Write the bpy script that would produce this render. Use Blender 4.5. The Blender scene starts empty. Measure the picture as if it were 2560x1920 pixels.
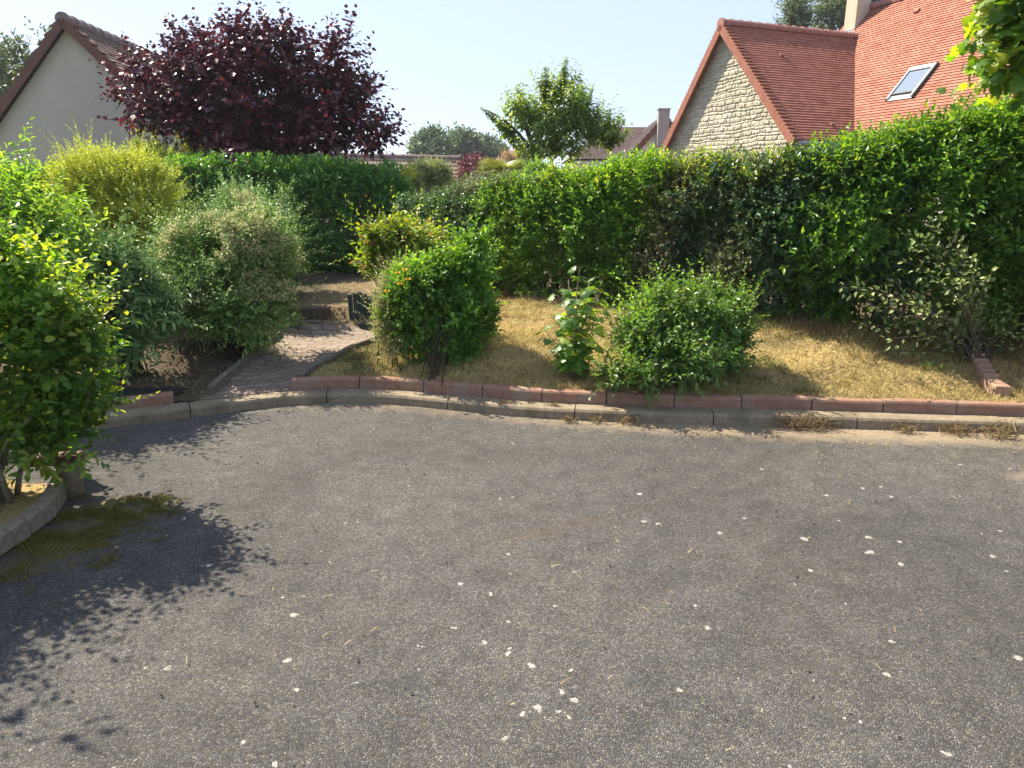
import bpy, math
import numpy as np
from math import radians, sin, cos, tan, pi

rng = np.random.default_rng(11)
SC = bpy.context.scene
COL = SC.collection

# ---------------------------------------------------------------- camera, world, sun, exposure
F = 1780.0                      # focal length in photo pixels (photo 2560 wide)
TH = radians(14.8)              # downward pitch
EYE = 1.6
cd = bpy.data.cameras.new('camera'); cam = bpy.data.objects.new('camera', cd); COL.objects.link(cam)
cd.sensor_width = 36.0; cd.lens = 36.0 * F / 2560.0; cd.clip_start = 0.05; cd.clip_end = 3000
cam.location = (0, 0, EYE); cam.rotation_euler = (pi / 2 - TH, 0, 0)
SC.camera = cam

SUN_B = radians(-54)            # bearing of the sun, clockwise from straight ahead
SUN_E = radians(48)
w = bpy.data.worlds.new('World'); SC.world = w; w.use_nodes = True
nt = w.node_tree; nt.nodes.clear()
sky = nt.nodes.new('ShaderNodeTexSky'); sky.sky_type = 'NISHITA'; sky.sun_disc = False
sky.sun_elevation = SUN_E; sky.sun_rotation = SUN_B
sky.air_density = 1.0; sky.dust_density = 1.2; sky.ozone_density = 1.0
bg = nt.nodes.new('ShaderNodeBackground'); bg.inputs[1].default_value = 0.118
wo = nt.nodes.new('ShaderNodeOutputWorld')
mxs = nt.nodes.new('ShaderNodeMix'); mxs.data_type = 'RGBA'; mxs.inputs[0].default_value = .80      # hazy summer sky: the clear sky veiled by an even pale blue
nt.links.new(sky.outputs[0], mxs.inputs[6]); mxs.inputs[7].default_value = (2.02, 2.36, 3.35, 1)
nt.links.new(mxs.outputs[2], bg.inputs[0]); nt.links.new(bg.outputs[0], wo.inputs[0])

sd = bpy.data.lights.new('sun', 'SUN'); sd.energy = 4.9; sd.angle = radians(0.55); sd.color = (1.0, 0.90, 0.73)
so = bpy.data.objects.new('sun', sd); COL.objects.link(so)
so.rotation_euler = (pi / 2 - SUN_E, 0, -SUN_B + pi)
SC.view_settings.view_transform = 'Standard'; SC.view_settings.look = 'None'
SC.view_settings.exposure = 1.48; SC.view_settings.gamma = 1.0
SC.cycles.max_bounces = 8; SC.cycles.transmission_bounces = 4; SC.cycles.transparent_max_bounces = 8
SC.cycles.volume_bounces = 1

# ---------------------------------------------------------------- pixel -> place helpers (photo pixels, 2560 x 1920)
cT, sT = cos(TH), sin(TH)
def ray(px, py):
    x = (px - 1280) / F; u = -(py - 960) / F
    return np.array([x, cT + u * sT, -sT + u * cT])
def at(px, py, Y):
    r = ray(px, py); return r * (Y / r[1]) + np.array([0, 0, EYE])
def gnd(px, py, z=0.0):
    r = ray(px, py); return r * ((z - EYE) / r[2]) + np.array([0, 0, EYE])
def mpp(p):                     # metres per photo pixel at world point p
    q = p - np.array([0, 0, EYE]); return (q[1] * cT - q[2] * sT) / F

# ---------------------------------------------------------------- noise
def _h(i, j, k, s):
    v = np.sin(i * 127.1 + j * 311.7 + k * 74.7 + s * 19.19) * 43758.5453
    return v - np.floor(v)
def vnoise(p, scale=1.0, seed=0):
    p = np.asarray(p, float) * scale
    if p.shape[-1] == 2: p = np.concatenate([p, np.zeros(p.shape[:-1] + (1,))], -1)
    i = np.floor(p); f = p - i; f = f * f * (3 - 2 * f)
    out = 0
    for a in (0, 1):
        for b in (0, 1):
            for c in (0, 1):
                wgt = (f[..., 0] if a else 1 - f[..., 0]) * (f[..., 1] if b else 1 - f[..., 1]) * (f[..., 2] if c else 1 - f[..., 2])
                out = out + wgt * _h(i[..., 0] + a, i[..., 1] + b, i[..., 2] + c, seed)
    return out
def fbm(p, scale=1.0, seed=0, oct=3):
    s, a, t = 0, .5, 0
    for o in range(oct):
        s = s + a * vnoise(p, scale * 2 ** o, seed + o * 7); t += a; a *= .5
    return s / t

# ---------------------------------------------------------------- mesh helpers
def mesh_np(name, V, FS, mat=None, parent=None, smooth=False, attrs=None, uv=None):
    V = np.asarray(V, np.float32).reshape(-1, 3)
    if not isinstance(FS, list): FS = [FS]
    FS = [np.asarray(f, np.int32) for f in FS if len(f)]
    me = bpy.data.meshes.new(name)
    me.vertices.add(len(V)); me.vertices.foreach_set('co', V.ravel())
    li = np.concatenate([f.ravel() for f in FS])
    tot = np.concatenate([np.full(len(f), f.shape[1], np.int32) for f in FS])
    st = np.concatenate([[0], np.cumsum(tot)[:-1]]).astype(np.int32)
    me.loops.add(len(li)); me.loops.foreach_set('vertex_index', li)
    me.polygons.add(len(tot)); me.polygons.foreach_set('loop_start', st); me.polygons.foreach_set('loop_total', tot)
    me.polygons.foreach_set('use_smooth', np.full(len(tot), bool(smooth)))
    me.update(calc_edges=True)
    if attrs:
        for k, a in attrs.items():
            at_ = me.attributes.new(k, 'FLOAT', 'POINT'); at_.data.foreach_set('value', np.asarray(a, np.float32).ravel())
    if uv is not None:
        ul = me.uv_layers.new(name='UVMap'); ul.data.foreach_set('uv', np.asarray(uv, np.float32)[li].ravel())
    if mat is not None: me.materials.append(mat)
    o = bpy.data.objects.new(name, me); COL.objects.link(o)
    if parent is not None: o.parent = parent
    return o
class MB:
    """collects vertices and faces of one part"""
    def __init__(s): s.v = []; s.f = {}; s.n = 0
    def add(s, V, FS):
        V = np.asarray(V, float).reshape(-1, 3)
        for f in (FS if isinstance(FS, list) else [FS]):
            f = np.asarray(f, int)
            if len(f): s.f.setdefault(f.shape[1], []).append(f + s.n)
        s.v.append(V); s.n += len(V)
    def box(s, c, size, ax=None, bev=0.0):
        ax = np.eye(3) if ax is None else np.asarray(ax)
        hx, hy, hz = np.asarray(size) / 2
        if bev <= 0:
            P = np.array([[x, y, z] for z in (-hz, hz) for y in (-hy, hy) for x in (-hx, hx)])
            s.add(P @ ax + c, np.array([[0, 2, 3, 1], [4, 5, 7, 6], [0, 1, 5, 4], [2, 6, 7, 3], [0, 4, 6, 2], [1, 3, 7, 5]]))
            return
        b = bev; rings = []
        for z, i in ((-hz, b), (-hz + b, 0), (hz - b, 0), (hz, b)):
            X, Y = hx - i, hy - i; k = b * .6
            rings.append([[X - k, -Y, z], [X, -Y + k, z], [X, Y - k, z], [X - k, Y, z], [-X + k, Y, z], [-X, Y - k, z], [-X, -Y + k, z], [-X + k, -Y, z]])
        P = np.array(rings).reshape(-1, 3); q = []
        for r in range(3):
            for j in range(8): q.append([r * 8 + j, r * 8 + (j + 1) % 8, r * 8 + 8 + (j + 1) % 8, r * 8 + 8 + j])
        s.add(P @ ax + c, [np.array(q), np.array([[7, 6, 5, 4, 3, 2, 1, 0], [24, 25, 26, 27, 28, 29, 30, 31]])])
    def tube(s, P, R, k=6):
        P = np.asarray(P, float); R = np.broadcast_to(R, (len(P),))
        T = np.gradient(P, axis=0); T /= np.linalg.norm(T, axis=1)[:, None] + 1e-9
        ref = np.array([0.31, 0.17, 0.93]) if abs(T[:, 2]).mean() < .8 else np.array([1.0, .13, .05])
        A = np.cross(T, ref); A /= np.linalg.norm(A, axis=1)[:, None] + 1e-9; B = np.cross(T, A)
        an = np.arange(k) * 2 * pi / k
        V = P[:, None] + R[:, None, None] * (A[:, None] * np.cos(an)[None, :, None] + B[:, None] * np.sin(an)[None, :, None])
        n = len(P); i = np.arange(n - 1)[:, None] * k + np.arange(k)[None]; j = np.arange(n - 1)[:, None] * k + (np.arange(k)[None] + 1) % k
        q = np.stack([i, j, j + k, i + k], -1).reshape(-1, 4)
        s.add(V.reshape(-1, 3), [q, np.array([list(range(k))[::-1], [(n - 1) * k + a for a in range(k)]])])
    def build(s, name, mat, parent=None, smooth=False, off=None):
        V = np.concatenate(s.v)
        if off is not None: V = V - off
        return mesh_np(name, V, [np.concatenate(f) for f in s.f.values()], mat, parent, smooth)
def root(name, label, cat, loc, group=None):
    o = bpy.data.objects.new(name, None); COL.objects.link(o); o.empty_display_size = .1
    o.location = loc; tag(o, label, cat, group); return o
def tag(o, label=None, cat=None, group=None, kind=None):
    if label: o['label'] = label
    if cat: o['category'] = cat
    if group: o['group'] = group
    if kind: o['kind'] = kind
    return o

# ---------------------------------------------------------------- materials
def nrm(a): return a / (np.linalg.norm(a, axis=-1, keepdims=True) + 1e-9)
def NN(nt, typ, ins=None, **kw):
    n = nt.nodes.new(typ)
    for k, v in kw.items(): setattr(n, k, v)
    for k, v in (ins or {}).items():
        s = n.inputs[k]
        if isinstance(v, bpy.types.NodeSocket): nt.links.new(v, s)
        else: s.default_value = v
    return n
def c4(c): return (c[0], c[1], c[2], 1.0)
def newmat(name):
    m = bpy.data.materials.new(name); m.use_nodes = True; nt = m.node_tree; nt.nodes.clear()
    out = nt.nodes.new('ShaderNodeOutputMaterial'); return m, nt, out
def ramp(nt, fac, cols, interp='LINEAR'):
    r = nt.nodes.new('ShaderNodeValToRGB'); r.color_ramp.interpolation = interp
    el = r.color_ramp.elements
    for i, (p, c) in enumerate(cols):
        e = el[i] if i < 2 else el.new(p)
        e.position = p; e.color = c4(c)
    nt.links.new(fac, r.inputs[0]); return r.outputs[0]
def mixc(nt, fac, a, b, mode='MIX'):
    n = nt.nodes.new('ShaderNodeMix'); n.data_type = 'RGBA'; n.blend_type = mode
    for s, v in ((n.inputs[0], fac), (n.inputs[6], a), (n.inputs[7], b)):
        if isinstance(v, bpy.types.NodeSocket): nt.links.new(v, s)
        else: s.default_value = v if not isinstance(v, tuple) else c4(v)
    return n.outputs[2]
def math_(nt, op, a, b=None, c=None):
    n = nt.nodes.new('ShaderNodeMath'); n.operation = op
    for i, v in enumerate((a, b, c)):
        if v is None: continue
        if isinstance(v, bpy.types.NodeSocket): nt.links.new(v, n.inputs[i])
        else: n.inputs[i].default_value = v
    return n.outputs[0]
def leaf_mat(name, cols, trans=.42, rough=.42, tint=(1.75, 1.6, .30), patch=.35, spec=.5, pscale=2.2):
    m, nt, out = newmat(name)
    geo = NN(nt, 'ShaderNodeNewGeometry'); tc = NN(nt, 'ShaderNodeTexCoord')
    col = ramp(nt, geo.outputs['Random Per Island'], cols)
    no = NN(nt, 'ShaderNodeTexNoise', {'Vector': tc.outputs['Object'], 'Scale': pscale, 'Detail': 2.0})
    v = NN(nt, 'ShaderNodeMapRange', {0: no.outputs[0], 1: .3, 2: .7, 3: 1 - patch, 4: 1 + patch})
    hsv = NN(nt, 'ShaderNodeHueSaturation', {'Color': col, 'Value': v.outputs[0], 'Saturation': 1.0, 'Hue': .5})
    p = NN(nt, 'ShaderNodeBsdfPrincipled', {'Base Color': hsv.outputs[0], 'Roughness': rough, 'Specular IOR Level': spec})
    tcol = mixc(nt, 1.0, hsv.outputs[0], tint, 'MULTIPLY')
    t = NN(nt, 'ShaderNodeBsdfTranslucent', {'Color': tcol})
    mx = NN(nt, 'ShaderNodeMixShader', {0: trans, 1: p.outputs[0], 2: t.outputs[0]})
    nt.links.new(mx.outputs[0], out.inputs[0]); return m
def rough_mat(name, c1, c2, scale=20, rough=.9, bump=.3, bscale=60, c3=None, s3=3.0, dist=.01):
    m, nt, out = newmat(name)
    tc = NN(nt, 'ShaderNodeTexCoord')
    n1 = NN(nt, 'ShaderNodeTexNoise', {'Vector': tc.outputs['Object'], 'Scale': scale, 'Detail': 5.0, 'Roughness': .65})
    col = ramp(nt, n1.outputs[0], [(.3, c1), (.7, c2)])
    if c3 is not None:
        n3 = NN(nt, 'ShaderNodeTexNoise', {'Vector': tc.outputs['Object'], 'Scale': s3, 'Detail': 4.0})
        f = NN(nt, 'ShaderNodeMapRange', {0: n3.outputs[0], 1: .5, 2: .68, 3: 0.0, 4: .85})
        col = mixc(nt, f.outputs[0], col, c3)
    n2 = NN(nt, 'ShaderNodeTexNoise', {'Vector': tc.outputs['Object'], 'Scale': bscale, 'Detail': 4.0})
    b = NN(nt, 'ShaderNodeBump', {'Height': n2.outputs[0], 'Strength': bump, 'Distance': dist})
    p = NN(nt, 'ShaderNodeBsdfPrincipled', {'Base Color': col, 'Roughness': rough, 'Normal': b.outputs[0], 'Specular IOR Level': .3})
    nt.links.new(p.outputs[0], out.inputs[0]); return m
def island_mat(name, cols, rough=.8, trans=0.0):
    m, nt, out = newmat(name)
    geo = NN(nt, 'ShaderNodeNewGeometry'); tc = NN(nt, 'ShaderNodeTexCoord')
    col = ramp(nt, geo.outputs['Random Per Island'], cols)
    no = NN(nt, 'ShaderNodeTexNoise', {'Vector': tc.outputs['Object'], 'Scale': 1.7, 'Detail': 3.0})
    v = NN(nt, 'ShaderNodeMapRange', {0: no.outputs[0], 1: .3, 2: .7, 3: .75, 4: 1.25})
    hsv = NN(nt, 'ShaderNodeHueSaturation', {'Color': col, 'Value': v.outputs[0]})
    p = NN(nt, 'ShaderNodeBsdfPrincipled', {'Base Color': hsv.outputs[0], 'Roughness': rough, 'Specular IOR Level': .25})
    sh = p.outputs[0]
    if trans:
        t = NN(nt, 'ShaderNodeBsdfTranslucent', {'Color': hsv.outputs[0]})
        sh = NN(nt, 'ShaderNodeMixShader', {0: trans, 1: sh, 2: t.outputs[0]}).outputs[0]
    nt.links.new(sh, out.inputs[0]); return m

M = {}
M['bark'] = rough_mat('bark', (.06, .045, .03), (.15, .12, .085), 25, .9, .5, 50)
M['bark_pale'] = rough_mat('pale_bark', (.16, .13, .09), (.30, .25, .18), 25, .9, .4, 50)
M['twig'] = rough_mat('twig', (.035, .025, .016), (.08, .06, .04), 30, .9, .3, 60)
M['kerb'] = rough_mat('grey_kerb_concrete', (0.168, 0.132, 0.086), (0.273, 0.221, 0.150), 30, .92, .35, 120, (0.137, 0.113, 0.069), 5.0)
M['red_block'] = rough_mat('red_concrete', (0.206, 0.109, 0.071), (0.309, 0.178, 0.120), 22, .9, .3, 140, (0.248, 0.191, 0.137), 6.0)
M['edging'] = rough_mat('edging_concrete', (.10, .085, .065), (.18, .15, .12), 30, .95, .4, 100)
M['brick_edge'] = rough_mat('edging_brick', (.26, .16, .105), (.38, .25, .17), 25, .92, .4, 120)
M['stone_edge'] = rough_mat('edging_stone', (0.144, 0.119, 0.083), (0.259, 0.217, 0.155), 25, .92, .5, 90, (0.115, 0.105, 0.033), 9.0)
M['green_wood'] = rough_mat('green_painted_wood', (.012, .035, .03), (.03, .065, .052), 18, .75, .3, 70)
M['log'] = rough_mat('weathered_log', (.10, .075, .05), (.20, .155, .10), 22, .9, .5, 60, (.08, .09, .03), 8.0)
M['red_board'] = rough_mat('red_stained_board', (0.098, 0.041, 0.026), (0.150, 0.068, 0.045), 18, .7, .3, 70)
M['tarp'] = rough_mat('black_sheet', (.012, .012, .014), (.028, .028, .03), 14, .6, .3, 30)
M['step'] = rough_mat('step_timber', (.07, .05, .035), (.14, .105, .075), 20, .95, .5, 60)
M['soil'] = rough_mat('dry_soil', (.13, .09, .05), (.24, .17, .09), 14, 1.0, .6, 40, (.09, .085, .035), 2.0, .03)
M['lawnbase'] = rough_mat('lawn_base', (.24, .17, .075), (.42, .31, .14), 30, 1.0, .8, 55, (.17, .14, .06), 2.2, .03)
M['render'] = rough_mat('cream_render', (0.406, 0.367, 0.299), (0.467, 0.427, 0.352), 2.0, .95, .12, 160, (0.365, 0.332, 0.275), .5)
M['render2'] = rough_mat('pale_render', (.52, .50, .46), (.60, .58, .54), 4.0, .95, .1, 100)
M['chim'] = rough_mat('chimney_render', (0.425, 0.374, 0.281), (0.493, 0.442, 0.340), 6.0, .95, .15, 80)
M['grey_chim'] = rough_mat('grey_concrete_chimney', (.22, .21, .20), (.30, .29, .28), 6.0, .95, .2, 60)
M['metal_dark'] = rough_mat('dark_metal', (.03, .03, .035), (.05, .05, .055), 10, .4, .05, 40)
M['metal_pale'] = rough_mat('pale_grey_metal', (.42, .42, .42), (.50, .50, .50), 10, .35, .05, 40)
M['lead'] = rough_mat('lead_flashing', (.22, .23, .26), (.30, .31, .34), 10, .5, .1, 40)
M['cladding'] = rough_mat('grey_cladding', (.12, .115, .12), (.18, .175, .18), 14, .8, .2, 60)
def glass_mat():
    m, nt, out = newmat('skylight_glass')
    p = NN(nt, 'ShaderNodeBsdfPrincipled', {'Base Color': (.16, .20, .26, 1), 'Roughness': .06, 'Specular IOR Level': .6})
    nt.links.new(p.outputs[0], out.inputs[0]); return m
M['glass'] = glass_mat()

def tile_mat(name, c1, c2, c3, w_=.17, h_=.115, moss=None):
    """plain tiles: UV in metres (u along the course, v down the slope)"""
    m, nt, out = newmat(name)
    uv = NN(nt, 'ShaderNodeUVMap'); uv.uv_map = 'UVMap'
    br = NN(nt, 'ShaderNodeTexBrick', {'Vector': uv.outputs[0], 'Color1': c4((0, 0, 0)), 'Color2': c4((1, 1, 1)), 'Mortar': c4((.5, .5, .5)), 'Scale': 1.0,
                                       'Mortar Size': .004, 'Bias': 0.0, 'Brick Width': w_, 'Row Height': h_}, offset=.5, squash=1.0)
    no = NN(nt, 'ShaderNodeTexNoise', {'Vector': uv.outputs[0], 'Scale': 1.6, 'Detail': 4.0})
    f = math_(nt, 'ADD', math_(nt, 'MULTIPLY', br.outputs[0], .55), math_(nt, 'MULTIPLY', no.outputs[0], .5))
    col = ramp(nt, f, [(.12, c1), (.45, c2), (.9, c3)])
    col = mixc(nt, math_(nt, 'MULTIPLY', br.outputs[1], .65), col, tuple(x * .35 for x in c1))
    if moss is not None:
        n3 = NN(nt, 'ShaderNodeTexNoise', {'Vector': uv.outputs[0], 'Scale': 3.5, 'Detail': 6.0, 'Roughness': .7})
        g = NN(nt, 'ShaderNodeMapRange', {0: n3.outputs[0], 1: .48, 2: .62, 3: 0.0, 4: .8})
        col = mixc(nt, g.outputs[0], col, moss)
    b = NN(nt, 'ShaderNodeBump', {'Height': math_(nt, 'ADD', br.outputs[0], math_(nt, 'MULTIPLY', br.outputs[1], -1.5)), 'Strength': .4, 'Distance': .008})
    p = NN(nt, 'ShaderNodeBsdfPrincipled', {'Base Color': col, 'Roughness': .8, 'Normal': b.outputs[0], 'Specular IOR Level': .3})
    nt.links.new(p.outputs[0], out.inputs[0]); return m
M['tile_orange'] = tile_mat('orange_tiles', (0.220, 0.071, 0.045), (0.324, 0.119, 0.075), (0.399, 0.171, 0.113))
M['tile_brown'] = tile_mat('brown_mossy_tiles', (.10, .065, .045), (.17, .11, .08), (.25, .165, .12), moss=(.085, .08, .055))
M['tile_far'] = tile_mat('pale_brown_tiles', (.20, .145, .10), (.28, .21, .15), (.36, .27, .20), .25, .30)
M['tile_dark'] = tile_mat('dark_brown_tiles', (0.035, 0.021, 0.022), (0.058, 0.035, 0.035), (0.096, 0.054, 0.049), .2, .16)
M['verge_red'] = rough_mat('red_verge_tile', (0.216, 0.080, 0.052), (0.320, 0.128, 0.080), 5, .8, .2, 60)
M['ridge_red'] = rough_mat('red_ridge_tile', (0.240, 0.112, 0.092), (0.320, 0.160, 0.128), 5, .8, .2, 60)
M['ridge_purple'] = rough_mat('weathered_ridge_tile', (.16, .115, .11), (.26, .20, .19), 6, .85, .2, 60)
M['verge_brown'] = rough_mat('brown_verge_tile', (0.105, 0.047, 0.034), (0.165, 0.079, 0.056), 5, .8, .2, 60)

# ---------------------------------------------------------------- ground shape
kp = [(250, 1075), (400, 1053), (600, 1028), (721, 1012), (872, 1007), (951, 1008), (1079, 1020), (1175, 1030), (1300, 1043), (1472, 1052), (1582, 1056), (1756, 1063), (1946, 1067), (2181, 1073), (2549, 1085)]
kw = np.array([gnd(*p)[:2] for p in kp])
kw = np.vstack([[-9, 2.9], [-6, 3.75], [-4.2, 4.36], kw, [5.5, 4.58], [9, 4.3]])
_x = np.linspace(-9, 9, 1801); _y = np.interp(_x, kw[:, 0], kw[:, 1])
_g = np.exp(-.5 * (np.arange(-40, 41) / 14.) ** 2); _g /= _g.sum()
_y = np.convolve(np.pad(_y, 40, mode='edge'), _g, 'valid')
def yk(x): return np.interp(x, _x, _y)
_arc = np.concatenate([[0], np.cumsum(np.hypot(np.diff(_x), np.diff(_y)))])
def kcurve(s):
    x = np.interp(s, _arc, _x); y = np.interp(s, _arc, _y)
    e = .02; tx = np.interp(s + e, _arc, _x) - np.interp(s - e, _arc, _x); ty = np.interp(s + e, _arc, _y) - np.interp(s - e, _arc, _y)
    l = np.hypot(tx, ty); return np.stack([x, y], -1), np.stack([-ty / l, tx / l], -1)
def s_of_x(x): return np.interp(x, _x, _arc)

ctrl_px = [(1000, 965, .155), (1300, 978, .155), (1700, 985, .155), (2100, 993, .155), (2500, 996, .155),
           (1100, 900, .26), (1300, 860, .33), (1300, 765, .45), (1500, 770, .45), (1700, 790, .45), (1900, 820, .44), (2100, 835, .42), (2400, 850, .40),
           (1500, 900, .26), (1900, 900, .28), (2300, 920, .26), (900, 930, .19), (850, 930, .165), (800, 965, .15),
           (600, 1005, .075), (520, 1010, .075), (740, 985, .08), (700, 930, .10), (850, 850, .14), (950, 835, .15), (780, 850, .14), (690, 870, .14),
           (300, 1010, .10), (450, 950, .13), (600, 900, .17), (300, 930, .20), (600, 850, .30), (480, 850, .34),
           (760, 768, .36), (860, 770, .36), (800, 700, .45), (950, 720, .45), (1000, 700, .5), (1100, 760, .42)]
ctrl = np.array([gnd(*c) for c in ctrl_px])
ctrl = np.vstack([ctrl, [[-8, 4.5, .2], [-6, 6, .45], [-4, 7.5, .5], [-8, 9, .5], [0, 11, .5], [4, 8, .5], [7, 6, .45], [8, 12, .5], [-3, 11, .5], [5, 5.4, .2], [7.5, 5, .2], [0, 16, .5], [-8, 16, .5], [8, 16, .5]]])
def T(x, y):
    x = np.asarray(x, float); y = np.asarray(y, float); sh = np.broadcast(x, y).shape
    x = np.broadcast_to(x, sh).ravel(); y = np.broadcast_to(y, sh).ravel(); out = np.empty(len(x))
    for a in range(0, len(x), 40000):
        d2 = (x[a:a + 40000, None] - ctrl[None, :, 0]) ** 2 + (y[a:a + 40000, None] - ctrl[None, :, 1]) ** 2
        wt = 1 / (d2 + .012) ** 1.7; out[a:a + 40000] = (wt * ctrl[None, :, 2]).sum(1) / wt.sum(1)
    d = y - yk(x)                    # meet the back of the edging blocks
    k = np.clip((d - .22) / .35, 0, 1)
    out = out * k + (1 - k) * np.minimum(out, .16)
    return out.reshape(sh)
def gT(px, py):
    z = .3
    for _ in range(14): p = gnd(px, py, z); z = .5 * z + .5 * float(T(p[0], p[1]))
    return gnd(px, py, z)
def inpoly(x, y, P):
    c = np.zeros(np.shape(x), bool); n = len(P)
    for i in range(n):
        x1, y1 = P[i]; x2, y2 = P[(i + 1) % n]
        if y1 == y2: continue
        c ^= ((y1 > y) != (y2 > y)) & (x < (x2 - x1) * (y - y1) / (y2 - y1) + x1)
    return c
def grid_faces(nu, nv):
    i = np.arange(nu - 1)[:, None] * nv + np.arange(nv - 1)[None]
    return np.stack([i, i + nv, i + nv + 1, i + 1], -1).reshape(-1, 4)

# far ground, one sheet to the horizon
gm = rough_mat('meadow', (.06, .08, .03), (.12, .13, .055), .4, 1.0, .3, 3)
th = np.linspace(0, 2 * pi, 65)[:-1]
rr = [.5, 14, 40, 120, 300, 620]
V = np.concatenate([np.stack([r * np.cos(th), r * np.sin(th) + 4, np.full(64, -.10)], -1) for r in rr])
fc = [[i * 64 + j, i * 64 + 64 + j, i * 64 + 64 + (j + 1) % 64, i * 64 + (j + 1) % 64] for i in range(5) for j in range(64)]
o = mesh_np('ground', V, [np.array(fc), np.array([list(range(64))])], gm); tag(o, kind='structure')

# ---------------------------------------------------------------- driveway
bedP = np.array([gnd(*p)[:2] for p in ((158, 1232), (135, 1275), (118, 1300), (60, 1345), (0, 1385), (-130, 1480))])
bedP = np.vstack([bedP, [[-2.6, 1.6], [-4.6, 1.6], [-4.6, 3.7], [-3.1, 3.86]]])
SPOTS = [(1345, 1770, 9), (1310, 1788, 6), (1435, 1750, 7), (1425, 1790, 5), (1405, 1730, 5), (1395, 1775, 5), (1328, 1663, 6), (1428, 1675, 5), (1270, 1633, 5), (1210, 1607, 6), (1227, 1485, 5),
         (1150, 1460, 5), (1135, 1567, 5), (735, 1535, 6), (720, 1650, 6), (745, 1723, 4), (605, 1855, 5), (690, 1910, 7), (705, 1492, 3), (1768, 1570, 5), (2175, 1380, 7), (2172, 1344, 6), (2250, 1355, 5),
         (2250, 1410, 5), (2010, 1347, 5), (1800, 1333, 4), (2065, 1238, 4), (2200, 1215, 4), (2230, 1242, 4), (1600, 1235, 4), (1645, 1310, 4), (1610, 1303, 4), (1860, 1295, 3), (2500, 1327, 4), (2483, 1391, 5),
         (2230, 1605, 4), (2215, 1685, 5), (2545, 1645, 8), (2370, 1885, 7), (2110, 1797, 5), (1700, 1725, 5), (1740, 1513, 4), (2025, 1425, 4), (1270, 1385, 4), (1250, 1245, 3), (1280, 1242, 3), (2400, 1160, 4),
         (1905, 1173, 3), (2155, 1220, 3), (1270, 1555, 4), (1390, 1515, 3), (525, 1412, 5), (1045, 1615, 3), (890, 1705, 3), (420, 1668, 4), (365, 1670, 3), (1260, 1845, 4), (2095, 1300, 3), (1990, 1460, 3)]
def asphalt_mat():
    m, nt, out = newmat('worn_asphalt')
    tc = NN(nt, 'ShaderNodeTexCoord'); ob = tc.outputs['Object']
    vo = NN(nt, 'ShaderNodeTexVoronoi', {'Vector': ob, 'Scale': 135.0, 'Randomness': 1.0})
    voe = NN(nt, 'ShaderNodeTexVoronoi', {'Vector': ob, 'Scale': 135.0}, feature='DISTANCE_TO_EDGE')
    sep = NN(nt, 'ShaderNodeSeparateColor', {0: vo.outputs['Color']})
    stone = ramp(nt, sep.outputs[0], [(0, (.034, .032, .030)), (.4, (.084, .079, .073)), (.85, (.150, .138, .120)), (1, (.215, .198, .172))])
    edge = NN(nt, 'ShaderNodeMapRange', {0: voe.outputs['Distance'], 1: 0.0, 2: .22, 3: 1.0, 4: 0.0})
    col = mixc(nt, math_(nt, 'MULTIPLY', edge.outputs[0], .9), stone, (.018, .017, .016))
    n1 = NN(nt, 'ShaderNodeTexNoise', {'Vector': ob, 'Scale': 1.1, 'Detail': 5.0, 'Roughness': .6})
    f1 = NN(nt, 'ShaderNodeMapRange', {0: n1.outputs[0], 1: .35, 2: .7, 3: .0, 4: 1.0})
    tn = NN(nt, 'ShaderNodeTexNoise', {'Vector': ob, 'Scale': 38.0, 'Detail': 2.0}); tint = ramp(nt, tn.outputs[0], [(.30, (1.06, 1.14, 1.30)), (.5, (1.20, 1.21, 1.23)), (.70, (1.38, 1.27, 1.10))])
    col = mixc(nt, 1.0, col, tint, 'MULTIPLY')
    col = mixc(nt, f1.outputs[0], mixc(nt, .25, col, (.085, .084, .083)), mixc(nt, .20, col, (.14, .125, .105)))
    n4 = NN(nt, 'ShaderNodeTexNoise', {'Vector': ob, 'Scale': 7.0, 'Detail': 4.0})
    v4 = NN(nt, 'ShaderNodeMapRange', {0: n4.outputs[0], 1: .3, 2: .7, 3: .82, 4: 1.18})
    col = NN(nt, 'ShaderNodeHueSaturation', {'Color': col, 'Value': v4.outputs[0]}).outputs[0]
    # dust and chaff blown against the kerb, moss film by the bed, rust streak
    du = NN(nt, 'ShaderNodeAttribute', attribute_name='dust')
    n2 = NN(nt, 'ShaderNodeTexNoise', {'Vector': ob, 'Scale': 9.0, 'Detail': 6.0, 'Roughness': .7})
    d = NN(nt, 'ShaderNodeMapRange', {0: math_(nt, 'ADD', du.outputs['Fac'], math_(nt, 'MULTIPLY', math_(nt, 'SUBTRACT', n2.outputs[0], .5), .9)), 1: .25, 2: .85, 3: 0.0, 4: .8})
    col = mixc(nt, d.outputs[0], col, (.33, .255, .165))
    mo = NN(nt, 'ShaderNodeAttribute', attribute_name='moss')
    md = NN(nt, 'ShaderNodeMapRange', {0: math_(nt, 'ADD', mo.outputs['Fac'], math_(nt, 'MULTIPLY', math_(nt, 'SUBTRACT', n2.outputs[0], .5), 1.1)), 1: .45, 2: .8, 3: 0.0, 4: .85})
    col = mixc(nt, md.outputs[0], col, (.16, .13, .035))
    ru = NN(nt, 'ShaderNodeAttribute', attribute_name='rust')
    rd = math_(nt, 'MULTIPLY', ru.outputs['Fac'], n2.outputs[0])
    col = mixc(nt, math_(nt, 'MULTIPLY', rd, .4), col, (.20, .12, .055))
    n6 = NN(nt, 'ShaderNodeTexNoise', {'Vector': ob, 'Scale': .55, 'Detail': 3.0, 'Roughness': .55, 'Distortion': .6})
    v6 = NN(nt, 'ShaderNodeMapRange', {0: n6.outputs[0], 1: .36, 2: .62, 3: .76, 4: 1.10})
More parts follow.
